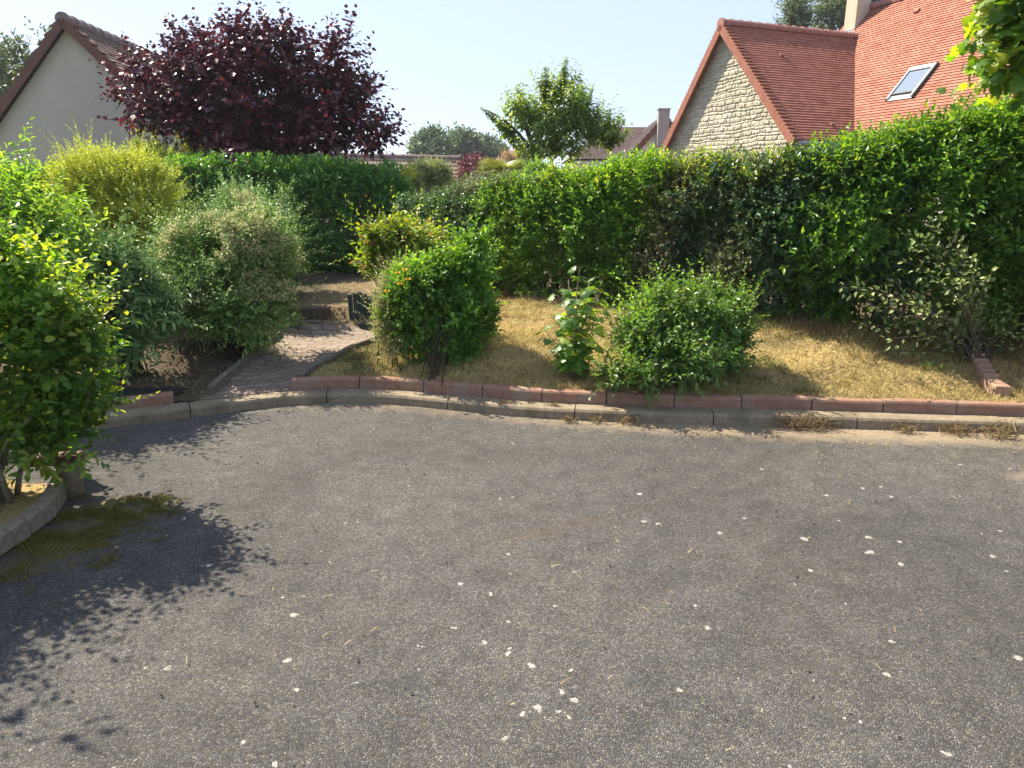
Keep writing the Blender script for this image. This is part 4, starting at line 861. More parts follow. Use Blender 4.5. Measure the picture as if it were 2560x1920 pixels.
r, P = tree('cherry_tree', 'pruned green cherry tree with upright leafy shoots beyond the hedge', base, lm, 760, .42, 12, .135, .058, M['l_cherry'], .08, 0, extra=ex, seed=52, droop=.75, ang=1.3, up=1.1, inner=.8, nz=.25, trunk_top=at(1340, 400, Yc), gap=.38, gscale=1.5)
mb = MB(); tk = at(1340, 405, Yc)
for x, y in ((1215, 275), (1300, 290), (1335, 250), (1370, 230), (1400, 250), (1430, 280), (1470, 300), (1272, 252), (1345, 300), (1500, 330)):
    mb.tube(branch_poly(tk, at(x, y, Yc), wob=.03, n=8), np.linspace(.045, .012, 8), 6)
mb.build('limbs', M['bark'], r, True, off=base)

# maple whose bough hangs into the top right corner
Ym = 4.7
cl = [(2560, 40, 100, 80), (2520, 130, 70, 70), (2575, 180, 60, 45), (2490, 60, 55, 50), (2620, 100, 120, 120), (2700, 0, 150, 140), (2600, -120, 150, 120)]
lm = [lump(px, py, Ym + rng.uniform(-.15, .15), rx, ry) for px, py, rx, ry in cl]
ex = line_shoots([(at(2520, 140, Ym), at(2400, 165, Ym)), (at(2510, 100, Ym), at(2420, 100, Ym)), (at(2520, 50, Ym), at(2430, 50, Ym)), (at(2520, 190, Ym), at(2430, 215, Ym)), (at(2500, 20, Ym), at(2450, 0, Ym)), (at(2540, 200, Ym), at(2480, 235, Ym))], 8, .10, .115, 1.1, .45)
base = np.array([4.25, 4.9, float(T(4.25, 4.9))])
tree('maple_tree', 'maple whose sunlit lobed leaves hang into the top right corner', base, lm, 330, .22, 5, .10, .115, M['l_maple2'], .06, 14, 'maple', extra=ex, seed=53, shr=.05, droop=.5, inner=.8, up=.2, trunk_top=np.array([4.15, 4.85, 2.6]), bark='bark_pale')

def far_tree(name, label, cl, Y, n, sl, L, W, mat, r0=.2, gap=.3, seed=60, zb=.2, nb=24, tpl='diam', up=.5, droop=.2, gscale=.6, inner=.7, nleaf=7):
    lm = [lump(px, py, Y + rng.uniform(-.05, .05) * Y, rx, ry) for px, py, rx, ry in cl]
    mx = np.mean([c[0] for c in cl]); base = np.array([at(mx, cl[0][1], Y)[0], Y, zb])
    return tree(name, label, base, lm, n, sl, nleaf, L, W, mat, r0, nb, tpl, seed=seed, gap=gap, nz=.3, up=up, droop=droop, gscale=gscale, inner=inner)
far_tree('broadleaf_tree', 'hazy round-headed tree far off just right of the purple tree', [(1070, 370, 40, 38), (1090, 350, 28, 22), (1045, 395, 25, 28), (1100, 390, 30, 35)], 75, 1100, 1.1, .55, .40, M['l_far'], .3, seed=61)
far_tree('broadleaf_tree', 'hazy tree in the middle of the far-off group', [(1160, 370, 42, 36), (1150, 350, 30, 18), (1185, 385, 25, 30), (1130, 395, 25, 25)], 80, 1100, 1.1, .55, .40, M['l_far'], .3, seed=62)
far_tree('broadleaf_tree', 'lower hazy tree on the right of the far-off group', [(1220, 380, 36, 30), (1245, 395, 25, 25), (1200, 400, 25, 22)], 77, 900, 1.1, .55, .40, M['l_far'], .3, seed=63)
far_tree('shade_tree', 'tall dark tree behind the gable of the left house', [(40, 170, 70, 75), (80, 130, 55, 40), (10, 250, 60, 60), (-60, 190, 90, 110), (110, 90, 22, 28), (95, 190, 45, 45)], 27, 1100, .6, .22, .15, M['l_mid'], .25, seed=64, gap=.36)
far_tree('airy_tree', 'feathery tree behind the ridge of the red roof', [(1995, 50, 40, 38), (1980, 20, 28, 30), (2020, 15, 30, 35), (1960, 60, 22, 22)], 46, 700, .9, .26, .12, M['l_mid'], .2, seed=65, gap=.46)
far_tree('dense_tree', 'dense green tree rising behind the cream chimney', [(2080, 40, 55, 45), (2140, 0, 90, 45), (2050, 70, 32, 28), (2200, 10, 50, 25), (2110, -30, 90, 50)], 44, 1300, .9, .30, .16, M['l_mid'], .3, seed=66, gap=.25)
far_tree('pale_bush', 'pale grey-green bush in front of the low tiled roof', [(1060, 445, 45, 38), (1030, 450, 25, 35), (1100, 440, 32, 35), (1085, 425, 22, 18)], 13, 1500, .20, .07, .03, M['l_pale'], .04, seed=67, gap=.2, zb=.5, gscale=2)
far_tree('yellowish_bush', 'yellowish bush beside the end of the laurel hedge', [(1022, 440, 20, 22), (1030, 465, 22, 20)], 12.2, 260, .18, .05, .025, M['l_gold'], .03, seed=68, gap=0, zb=.5, nb=8)
far_tree('plum_shrub', 'small round plum-purple shrub beside the low tiled roof', [(1182, 425, 34, 30), (1195, 410, 22, 18), (1170, 445, 28, 22)], 24, 900, .28, .10, .06, M['l_purple2'], .06, seed=69, gap=.1)
far_tree('tan_tree', 'tan leaved tree between the palm and the cherry tree', [(1285, 410, 40, 28), (1310, 400, 25, 25), (1262, 425, 30, 22)], 40, 900, .5, .18, .12, M['l_tan'], .12, seed=70, gap=.15)
far_tree('small_conifer', 'narrow dark conifer left of the cherry trunk', [(1310, 420, 13, 26), (1310, 398, 8, 18)], 19, 500, .14, .05, .02, M['l_conif'], .04, seed=71, gap=0, nb=6)
far_tree('hedge_bush', 'green leafy bush under the cherry tree', [(1345, 430, 30, 25), (1325, 440, 25, 18)], 12, 350, .16, .06, .03, M['l_priv'], .03, seed=72, gap=0, zb=.5, nb=8)
far_tree('background_bush', 'dark green bush filling the gap under the plum shrub and the palm', [(1120, 480, 40, 28), (1180, 478, 45, 26), (1240, 475, 45, 28), (1290, 465, 40, 30)], 15, 1500, .22, .09, .045, M['l_mid'], .05, seed=73, gap=0, zb=.5, nb=12)
# palm
Yq = 17.0; base = np.array([at(1255, 450, Yq)[0], Yq, .4]); top = at(1255, 442, Yq); r = root('fan_palm', 'low palm with stiff fan leaves behind the far end of the mixed hedge', 'palm', base)
sets = []
for i in range(34):
    az = rng.random() * 6.28; d = nrm(np.array([cos(az), sin(az), rng.uniform(-.1, .9)])); e = top + d * rng.uniform(.25, .40); fa = nrm(np.cross(d, [0, 0, 1.0])); 
    for j in range(14):
        q = (j - 6.5) / 6.5 * 1.25; sets.append((e[None], (d * cos(q) + fa * sin(q))[None], np.cross(fa, d)[None] * 1.0, np.array([.42]), np.array([.032])))
V, FS = leaf_mesh(*cat_(*sets), 'blade'); mesh_np('fronds', V - base, FS, M['l_palm'], r)
mb = MB(); mb.tube(np.array([base - [0, 0, .1], (base + top) / 2, top]), [.12, .11, .10], 8); mb.build('trunk', M['bark'], r, True, off=base)

# ---------------------------------------------------------------- houses
def slope_mesh(name, A, d, s, L0, L1, slen, e, mat, parent, off, thick=.05, rise=.022, seed=0):
    """tiled slope: courses run along d, s points down the slope from the ridge line through A"""
    n = np.cross(d, s); n = n / np.linalg.norm(n)
    if n[2] < 0: n = -n
    nc = int(math.ceil(slen / e)); V, uv, q = [], [], []; ns = max(2, int((L1 - L0) / .5)); us = np.linspace(L0, L1, ns); c = 0
    for i in range(nc):
        a, b_ = i * e, min((i + 1) * e, slen)
        for (t, h) in ((a, thick - .0), (b_, thick + rise), (b_, thick - .0)):
            jit = .004 * (vnoise(np.stack([us * 3, np.full(ns, i * 1.7)], -1), 1, seed) - .5)
            V.append(A + d * us[:, None] + s * t + n * (h + jit)[:, None]); uv.append(np.stack([us, np.full(ns, b_ if t == b_ else a)], -1))
        for k_ in (0, 1):
            for j in range(ns - 1): q.append([c + k_ * ns + j, c + k_ * ns + j + 1, c + (k_ + 1) * ns + j + 1, c + (k_ + 1) * ns + j])
        c += 3 * ns
    # underside
    for t in (0, slen): V.append(A + d * us[:, None] + s * t); uv.append(np.stack([us, np.full(ns, t)], -1))
    for j in range(ns - 1): q.append([c + j, c + ns + j, c + ns + j + 1, c + j + 1])
    return mesh_np(name, np.concatenate(V) - off, np.array(q), mat, parent, uv=np.concatenate(uv))
def ridge_tiles(A, d, L0, L1, mat, parent, off, r=.11, tl=.40, name='ridge_tiles'):
    mb = MB(); sd_ = np.array([-d[1], d[0], 0]); zz = np.array([0, 0, 1.0]); x = L0
    while x < L1 - .05:
        an = np.linspace(-.15 * pi, 1.15 * pi, 9); ring = np.stack([np.cos(an), np.sin(an)], -1); R = []
        for xx, rr_ in ((x, r * 1.16), (x + .06, r * 1.16), (x + .062, r), (min(x + tl, L1), r * .97)):
            R.append(A + d * xx + sd_ * (ring[:, :1] * rr_) + zz * (ring[:, 1:] * rr_ * .9 - .02))
        V = np.concatenate(R); q = [[k * 9 + j, k * 9 + j + 1, k * 9 + 10 + j, k * 9 + 9 + j] for k in range(3) for j in range(8)]
        mb.add(V, [np.array(q), np.array([list(range(9))])]); x += tl
    return mb.build(name, mat, parent, off=off)
def verge_tiles(A, d, s, slen, mat, parent, off, w=.22, t=.10, tl=.16, ov=0.0, name='verge_tiles', deep=.17):
    n = np.cross(d, s); n = n / np.linalg.norm(n); n = n if n[2] > 0 else -n
    mb = MB(); x = 0.0
    while x < slen - .02:
        l = min(tl, slen - x); tilt = .045
        P0 = A + s * x; P1 = A + s * (x + l + .012); R = []
        for P, h in ((P0, .05), (P1, .05 + tilt + .015)):
            for dd, hh in ((-ov - .02, -deep), (-ov - .02, h), (w, h), (w, -.01)): R.append(P + d * dd + n * hh)
        mb.add(np.array(R), np.array([[0, 1, 5, 4], [1, 2, 6, 5], [2, 3, 7, 6], [3, 0, 4, 7], [3, 2, 1, 0], [4, 5, 6, 7]])); x += l
    return mb.build(name, mat, parent, off=off)
def prism_wall(mb, poly, A, u, d, depth):
    """vertical polygon (t, z) in the plane through A spanned by u and up, extruded along d"""
    k = len(poly); V = [A + u * t + np.array([0, 0, z]) for t, z in poly]; V += [v_ + d * depth for v_ in V]
    mb.add(np.array(V), [np.array([list(range(k)), list(range(2 * k - 1, k - 1, -1))]), np.array([[i, i + k, (i + 1) % k + k, (i + 1) % k] for i in range(k)])])

# right house: wing with stone gable, main roof, chimney, skylight
rA, rB = ray(1803, 62), ray(2137, 97); bb = rA[2] / rB[2]; vv = bb * rB - rA; LW = 5.6; aa = LW / np.hypot(vv[0], vv[1])
A = aa * rA + [0, 0, EYE]; B = aa * bb * rB + [0, 0, EYE]; dW = (B - A) / LW; dW[2] = 0; dW /= np.linalg.norm(dW); uW = np.array([-dW[1], dW[0], 0]); ZU = np.array([0, 0, 1.0])
def on_gable(px, py):
    r_ = ray(px, py); k = (A - [0, 0, EYE]).dot(dW) / r_.dot(dW); q = k * r_ + [0, 0, EYE] - A; return q.dot(uW), q[2]
tl_, zl_ = on_gable(1650, 390); tr_, zr_ = on_gable(1985, 352)
pitl = math.atan2(-zl_, tl_); pitr = math.atan2(-zr_, -tr_)
hb = np.array([*(A + dW * 6)[:2], .4]); hb[2] = -.1
H = root('red_roofed_house', 'house with orange tiled roofs, a rubble stone gable and a cream chimney', 'house', hb)
sl_ = uW * cos(pitl) - ZU * sin(pitl); sr_ = -uW * cos(pitr) - ZU * sin(pitr)
slenL = tl_ / cos(pitl) + .55; slenR = -tr_ / cos(pitr)
o1 = slope_mesh('wing_roof', A, dW, sr_, .0, 9.5, slenR, .115, M['tile_orange'], H, hb, seed=4)
o2 = slope_mesh('wing_roof', A, dW, sl_, .0, 9.5, slenL, .115, M['tile_orange'], H, hb, seed=5)
ridge_tiles(A + ZU * .07, dW, -.04, LW + .1, M['ridge_red'], H, hb, .15, .36)
verge_tiles(A, dW, sr_, slenR, M['verge_red'], H, hb, tl=.155, ov=.03); verge_tiles(A, dW, sl_, slenL, M['verge_red'], H, hb, tl=.155, ov=.03)
# rubble stone relief
GN = 300; t0, t1 = tr_ + .42, tl_ + .3; zlo = min(zl_, zr_) - 2.0
def rubble(tq, zq):
    r2 = np.random.default_rng(5); rows = [zlo]
    while rows[-1] < .3: rows.append(rows[-1] + r2.uniform(.07, .17))
    rows = np.array(rows); wz = zq + .05 * (fbm(np.stack([tq, zq], -1), 1.6, 3) - .5) * 2 + .03 * (fbm(np.stack([tq, zq], -1), 5, 4) - .5)
    i = np.clip(np.searchsorted(rows, wz) - 1, 0, len(rows) - 2); h = np.zeros_like(tq); cid = np.zeros_like(tq)
    for k in np.unique(i):
        xs = [t0 - 1]
        while xs[-1] < t1 + 1: xs.append(xs[-1] + r2.uniform(.10, .42))
        xs = np.array(xs); mk = i == k; wt = tq[mk] + .03 * (fbm(np.stack([tq[mk], zq[mk] * 2], -1), 6, 8) - .5)
        j = np.clip(np.searchsorted(xs, wt) - 1, 0, len(xs) - 2)
        ed = np.minimum(np.minimum(wt - xs[j], xs[j + 1] - wt), np.minimum(wz[mk] - rows[k], rows[k + 1] - wz[mk]))
        hv = r2.uniform(.5, 1.0, len(xs)); cv = r2.random(len(xs))
        h[mk] = np.clip(ed / .032, 0, 1) ** .7 * hv[j]; cid[mk] = cv[j]
    return h, cid
tq, zq = np.meshgrid(np.linspace(t0, t1, GN), np.linspace(zlo, -.12, GN), indexing='ij'); hh, cid = rubble(tq, zq)
hh = hh + .5 * (fbm(np.stack([tq, zq], -1), 14, 6) - .5)
roofz = np.where(tq > 0, -tq * tan(pitl), tq * tan(pitr)); okp = zq < roofz - .02
dq = .26 - .045 * hh
V = A + uW * tq[..., None] + ZU * np.minimum(zq, roofz - .02)[..., None] + dW * dq[..., None]
fcs = grid_faces(GN, GN); fcs = fcs[okp.ravel()[fcs].any(1)]
def stone_mat():
    m, nt, out = newmat('rubble_stone'); a = NN(nt, 'ShaderNodeAttribute', attribute_name='stone'); hgt = NN(nt, 'ShaderNodeAttribute', attribute_name='relief'); tc = NN(nt, 'ShaderNodeTexCoord')
    no = NN(nt, 'ShaderNodeTexNoise', {'Vector': tc.outputs['Object'], 'Scale': 9.0, 'Detail': 5.0})
    col = ramp(nt, math_(nt, 'ADD', math_(nt, 'MULTIPLY', a.outputs['Fac'], .5), math_(nt, 'MULTIPLY', no.outputs[0], .5)), [(.2, (.35, .325, .245)), (.5, (.42, .39, .30)), (.85, (.49, .465, .37))])
    f = NN(nt, 'ShaderNodeMapRange', {0: hgt.outputs['Fac'], 1: .0, 2: .25, 3: .5, 4: 0.0}); col = mixc(nt, f.outputs[0], col, (.44, .415, .335))
    p = NN(nt, 'ShaderNodeBsdfPrincipled', {'Base Color': col, 'Roughness': .95, 'Specular IOR Level': .2}); nt.links.new(p.outputs[0], out.inputs[0]); return m
mesh_np('stone_gable', V - hb, fcs, stone_mat(), H, attrs={'stone': cid, 'relief': hh})
mb = MB(); prism_wall(mb, [(t0, -A[2]), (t0, zr_ + .38), (0, -.18), (tl_ + .3, zl_ - .5), (tl_ + .3, -A[2])], A + dW * .30, uW, dW, 10.0); mb.build('wing_wall', M['render2'], H, off=hb)
mb = MB(); c = A + uW * (tr_ + .26) + dW * .70 + ZU * (zr_ - .35); mb.box(c, (.30, .8, .95), np.array([uW, dW, ZU]), .01); mb.build('eaves_cladding', M['cladding'], H, off=hb)
mb = MB(); gq = A + uW * (tr_ - .06) + ZU * (zr_ - .05); mb.tube(np.array([gq + dW * .1, gq + dW * 3, gq + dW * 7]), .06, 8); mb.build('gutter', M['lead'], H, True, off=hb)
# main roof plane
PM = radians(48); sM = -dW * cos(PM) - ZU * sin(PM); nM = np.cross(uW, sM); nM = nM if nM[2] > 0 else -nM
def on_main(px, py):
    r_ = ray(px, py); k = (B - [0, 0, EYE]).dot(nM) / r_.dot(nM); return k * r_ + [0, 0, EYE]
rt = on_main(2190, 20); zR = rt[2]; RM = B + (-sM) * ((zR - B[2]) / sin(PM))
tmax = (on_main(2098, 84) - B).dot(uW); sm = (zR - (A[2] + zr_)) / sin(PM)
slope_mesh('main_roof', RM, -uW, sM, -tmax, 13.0, sm, .115, M['tile_orange'], H, hb, seed=6)
sMb = dW * cos(PM) - ZU * sin(PM); slope_mesh('main_roof', RM, -uW, sMb, -tmax, 13.0, sm, .115, M['tile_orange'], H, hb, seed=7)
ridge_tiles(RM + ZU * .07, -uW, -tmax, 13.0, M['ridge_red'], H, hb, .16, .40)
mb = MB(); prism_wall(mb, [(-sm * cos(PM) + .3, -RM[2]), (-sm * cos(PM) + .3, -sm * sin(PM) + .15), (0, -.3), (sm * cos(PM) - .3, -sm * sin(PM) + .15), (sm * cos(PM) - .3, -RM[2])], RM + uW * (tmax - .15), dW, -uW, 13.0); mb.build('main_wall', M['render2'], H, off=hb)
# chimney
cb = on_main(2122, 84); cw = .52; cc = cb + uW * .0 + dW * .30 
mb = MB(); ax = np.array([uW, dW, ZU]); mb.box(cc + ZU * 1.0, (.50, .62, 3.2), ax, .012); ch = mb.build('chimney', M['chim'], H, off=hb)
mb = MB(); mb.box(cc + ZU * 2.65, (.62, .74, .10), ax, .015); mb.box(cc + ZU * 2.82, (.3, .3, .25), ax, .02); mb.build('chimney_cap', M['grey_chim'], ch)
ch.children[0].data.transform(__import__('mathutils').Matrix.Translation(-hb))
mb = MB(); mb.box(cb + dW * .02 + ZU * .02, (.56, .14, .22), ax, .01); mb.build('flashing', M['lead'], H, off=hb)
# skylight
q4 = [on_main(*p) for p in ((2275, 180), (2341, 167), (2292, 246), (2227, 256))]; cs = sum(q4) / 4; eu = nrm(q4[1] - q4[0]); ew = np.linalg.norm(q4[1] - q4[0]); eh = np.linalg.norm(q4[3] - q4[0])
eu = -uW; axs = np.array([eu, sM, nM]); K = root
mb = MB()
for (du, ds, su, ss) in ((-ew / 2 + .03, 0, .05, eh), (ew / 2 - .03, 0, .05, eh)): mb.box(cs + eu * du + sM * ds + nM * .10, (su, ss, .12), axs, .006)
mb.box(cs + sM * (-eh / 2 + .08) + nM * .105, (ew - .11, .15, .12), axs, .006)
sk = mb.build('skylight', M['metal_pale'], H, off=hb)
mb = MB(); mb.box(cs + sM * (eh / 2 - .17) + nM * .10, (ew - .11, .05, .11), axs, .006)
for sg in (-1, 1): mb.box(cs + eu * sg * (ew / 2 + .012) + nM * .08, (.03, eh + .06, .14), axs)
mb.build('sash', M['metal_dark'], sk, off=hb)
mb = MB(); mb.box(cs + sM * (-.02) + nM * .105, (ew - .115, eh - .36, .03), axs); mb.build('pane', M['glass'], sk, off=hb)
mb = MB(); mb.box(cs + sM * (eh / 2 - .05) + nM * .085, (ew, .18, .03), axs); mb.build('apron', M['metal_pale'], sk, off=hb)
for px, py in ((2295, 33),):
    mb = MB(); q = on_main(px, py); mb.box(q + nM * .08, (.16, .14, .10), axs, .01); mb.build('roof_vent', M['verge_red'], H, off=hb)
for px, py in ((1950, 143), (2076, 316)):
    r_ = ray(px, py); nR = np.cross(dW, sr_); k = (A - [0, 0, EYE]).dot(nR) / r_.dot(nR); q = k * r_ + [0, 0, EYE]; nR = nR if nR[2] > 0 else -nR
    mb = MB(); mb.box(q + nR * .08, (.14, .12, .09), np.array([dW, sr_, nR]), .01); mb.build('roof_vent', M['verge_red'], H, off=hb)

# left house
YL = 16.5; AL = at(157, 52, YL); be = radians(-2.5); dL = np.array([sin(be), cos(be), 0]); uL = np.array([dL[1], -dL[0], 0])
def on_l(px, py):
    r_ = ray(px, py); k = (AL - [0, 0, EYE]).dot(dL) / r_.dot(dL); q = k * r_ + [0, 0, EYE] - AL; return q.dot(uL), q[2]
ta, za = on_l(0, 278); tb, zb_ = on_l(318, 202)
pl1 = math.atan2(-za, -ta); pl2 = math.atan2(-zb_, tb)
h2 = np.array([*(AL + dL * 5)[:2], -.1]); HL = root('rendered_house', 'plain grey-cream rendered gable house with a brown mossy tiled roof', 'house', h2)
s1 = -uL * cos(pl1) - ZU * sin(pl1); s2 = uL * cos(pl2) - ZU * sin(pl2); hw = 3.7
slope_mesh('roof', AL, dL, s1, 0, 11, hw / cos(pl1), .11, M['tile_brown'], HL, h2, seed=8); slope_mesh('roof', AL, dL, s2, 0, 11, hw / cos(pl2), .11, M['tile_brown'], HL, h2, seed=9)
ridge_tiles(AL + ZU * .06, dL, -.03, 11, M['ridge_purple'], HL, h2, .13, .36)
verge_tiles(AL, dL, s1, hw / cos(pl1), M['verge_brown'], HL, h2, tl=.24, w=.15, ov=.05, deep=.10); verge_tiles(AL, dL, s2, hw / cos(pl2), M['verge_brown'], HL, h2, tl=.24, w=.15, ov=.05, deep=.10)
mb = MB(); hq = hw - .15; prism_wall(mb, [(-hq, -AL[2]), (-hq, -hq * tan(pl1) - .12), (0, -.12), (hq, -hq * tan(pl2) - .12), (hq, -AL[2])], AL + dL * .10, uL, dL, 10.8); mb.build('wall', M['render'], HL, off=h2)

# low tiled roof far behind the end of the laurel hedge
def simple_house(name, label, A, d, L, pit, hw, mats, wall, e=.30, verge=True, rtl=.4):
    b_ = np.array([*(A + d * L / 2)[:2], -.1]); r = root(name, label, 'house', b_); u = np.array([d[1], -d[0], 0])
    for sg in (-1, 1):
        s_ = u * sg * cos(pit) - ZU * sin(pit); slope_mesh('roof', A, d, s_, 0, L, hw / cos(pit), e, M[mats[0]], r, b_)
        if verge: verge_tiles(A, d, s_, hw / cos(pit), M[mats[1]], r, b_, tl=.3)
    ridge_tiles(A + ZU * .05, d, 0, L, M[mats[2]], r, b_, .11, rtl)
    mb = MB(); q = hw - .2; prism_wall(mb, [(-q, -A[2]), (-q, -q * tan(pit) - .1), (0, -.12), (q, -q * tan(pit) - .1), (q, -A[2])], A + d * .12, u, d, L - .24); mb.build('wall', M[wall], r, off=b_)
    return r, b_
p1 = at(1148, 399, 26); p0 = at(985, 405, 25); d_ = nrm((p0 - p1) * np.array([1, 1, 0])); 
simple_house('tiled_bungalow', 'low bungalow with a pale brown tiled roof seen past the end of the laurel hedge', p1, d_, 8.0, radians(38), 3.2, ('tile_far', 'verge_brown', 'ridge_purple'), 'render2', .22)
# grey gable with chimney beside the stone gable
Ac = at(1664, 291, 36); d_ = nrm(np.array([.06, .998, 0])); uC = np.array([d_[1], -d_[0], 0]); rC, bC = simple_house('chimney_house', 'pale gabled house with a brown roof and grey chimney left of the stone gable', Ac, d_, 8, radians(48), 4.0, ('tile_dark', 'verge_brown', 'ridge_purple'), 'render2', .2)
mb = MB(); c = Ac - d_ * .12 - uC * .12; axC = np.array([uC, d_, ZU]); mb.box(c - ZU * .55, (.52, .5, 1.65), axC, .015); ch = mb.build('chimney', M['grey_chim'], rC, off=bC)
mb = MB(); mb.box(c + ZU * .30, (.58, .56, .06), axC, .01); mb.build('chimney_cap', M['grey_chim'], ch, off=bC)
# hipped dark roof further back
p = at(1575, 312, 50); mb = MB(); b_ = np.array([p[0], 53, -.1]); rH = root('hip_roofed_house', 'distant house with a dark hipped tile roof behind the cherry tree', 'house', b_)
z0 = at(1575, 385, 48)[2] - .3; zt = p[2]; cx = p[0]
ring = [(-4.2, -3.2, z0), (4.2, -3.2, z0), (4.2, 4.5, z0), (-4.2, 4.5, z0), (-1.3, .6, zt), (1.3, .6, zt)]
V = np.array([(cx + x, 51 + y, z) for x, y, z in ring]); uvh = np.array([(x, z * 1.4) for x, y, z in ring])
mesh_np('roof', V - b_, [np.array([[0, 1, 5, 4], [2, 3, 4, 5], [3, 2, 1, 0]]), np.array([[1, 2, 5], [3, 0, 4]])], M['tile_dark'], rH, uv=uvh)
mb.box(np.array([cx, 51.6, z0 / 2 - .06]), (7.8, 7.0, z0 - .1)); mb.build('wall', M['render2'], rH, off=b_)

# ---------------------------------------------------------------- small garden things
# green palisade
bl, br_ = gT(881, 814), gT(940, 806); n = 6; r = root('green_palisade', 'short row of dark green upright boards holding the bank beside the path', 'palisade', (bl + br_) / 2)
for i in range(n + 2):
    t = i / (n - 1); c = bl + (br_ - bl) * t; h_ = (.34 + .02 * rng.normal()); tl0 = -.05 + .01 * rng.normal(); ax = np.array([[1, .05, 0], [-.05, 1, 0], [tl0, .12, 1.0]]); ax = nrm(ax)
    mb = MB(); mb.box(c + ax[2] * (h_ / 2 - .05), (np.linalg.norm(br_ - bl) / (n - 1) * .9, .028, h_ + .1), ax, .006); mb.build('board', M['green_wood'], r, off=(bl + br_) / 2)
c0, c1 = gT(903, 822), gT(962, 828); dd = nrm(c1 - c0); mb = MB(); mb.box((c0 + c1) / 2 + [0, 0, .045], (np.linalg.norm(c1 - c0) + .05, .045, .05), np.array([dd, nrm(np.cross([0, 0, 1.0], dd)), [0, 0, 1]]), .005)
o = mb.build('loose_board', M['green_wood']); tag(o, 'loose dark green board lying at the foot of the palisade', 'board')
# garden steps
sa, sb = at(690, 831, 7.75), at(808, 831, 7.75); r = root('garden_steps', 'two shallow dark steps at the top end of the brick path', 'steps', (sa + sb) / 2)
for i, (z0, z1, y0) in enumerate(((.10, .265, 7.70), (.20, .375, 8.02))):
    xa = at(690, 800, y0)[0]; xb = at(800 + i * 22, 800, y0)[0]; mb = MB(); w_ = (xb - xa) / 3
    for j in range(3): mb.box(np.array([xa + w_ * (j + .5), y0 + .09, (z0 + z1) / 2 + rng.normal(0, .004)]), (w_ - .008, .17, z1 - z0), None, .012)
    mb.build('step', M['step'], r, off=(sa + sb) / 2)
    
# black sheet
q = [gT(262, 1014), gT(405, 1006), gT(470, 978), gT(300, 978)]; n = 14; uu = np.linspace(0, 1, n); U, Vv = np.meshgrid(uu, uu, indexing='ij')
S_ = (q[0] * ((1 - U) * (1 - Vv))[..., None] + q[1] * (U * (1 - Vv))[..., None] + q[2] * (U * Vv)[..., None] + q[3] * ((1 - U) * Vv)[..., None])
S_[..., 2] = T(S_[..., 0], S_[..., 1]) + .028 + .012 * (fbm(S_[..., :2], 6, 3) - .5); top = S_.reshape(-1, 3); bot = top - [0, 0, .006]
f = grid_faces(n, n); edge = [i * n for i in range(n)] + [(n - 1) * n + j for j in range(1, n)] + [i * n + n - 1 for i in range(n - 2, -1, -1)] + [j for j in range(n - 2, 0, -1)]
e2 = np.array([[edge[i], edge[(i + 1) % len(edge)], edge[(i + 1) % len(edge)] + n * n, edge[i] + n * n] for i in range(len(edge))])
o = mesh_np('ground_sheet', np.vstack([top, bot]), [np.vstack([f, f[:, ::-1] + n * n, e2])], M['tarp'], smooth=False); tag(o, 'black sheet lying on the soil behind the kerb left of the path', 'sheet')
# rail and posts by the bed
pb = gnd(186, 1236); r = root('low_rail', 'low reddish board on short round log posts at the corner of the left bed', 'rail', pb)
mb = MB(); lean = np.array([-.012, .01, 0]); mb.tube(np.array([pb - [0, 0, .05], pb + [-.005, 0, .08], pb + [-.012, 0, .175], pb + [-.012, 0, .18]]), [.062, .060, .056, .05], 12); mb.build('post', M['log'], r, True, off=pb)
pb2 = pb + np.array([-.13, .22, 0]); mb = MB(); mb.tube(np.array([pb2 - [0, 0, .05], pb2 + [0, 0, .15], pb2 + [-.01, 0, .305], pb2 + [-.01, 0, .31]]), [.062, .060, .057, .05], 12); mb.build('post', M['log'], r, True, off=pb)
mb = MB(); ax = nrm(np.array([[1, .12, 0.02], [-.12, 1, 0], [0, 0, 1.0]])); mb.box(pb + np.array([-.085, .01, .205]), (.27, .10, .05), ax, .006); mb.build('rail', M['red_board'], r, off=pb)
# edging stones of the left bed
for i in range(9):
    t = i / 8.5; P_ = bedP[:6]; dcs = np.concatenate([[0], np.cumsum(np.linalg.norm(np.diff(P_, axis=0), axis=1))]); sN = .06 + t * (dcs[-1] - .1); x = np.interp(sN, dcs, P_[:, 0]); y = np.interp(sN, dcs, P_[:, 1])
    x2 = np.interp(sN + .02, dcs, P_[:, 0]); y2 = np.interp(sN + .02, dcs, P_[:, 1]); dd = nrm(np.array([x2 - x, y2 - y, 0])); mb = MB(); sz = .085 if i > 2 else .13
    ax = np.array([dd, [-dd[1], dd[0], 0], [0, 0, 1]]); off = np.array([x, y, 0]); mb.box(np.array([0, 0, .055]), (min(.185, dcs[-1] / 9.2), .075, .10 + .02 * rng.random()), ax, .012); o = mb.build('edging_stone', M['stone_edge']); o.location = off
    tag(o, 'rough pale edging stone along the left foreground bed', 'edging stone', 'edging stones of the left foreground bed')
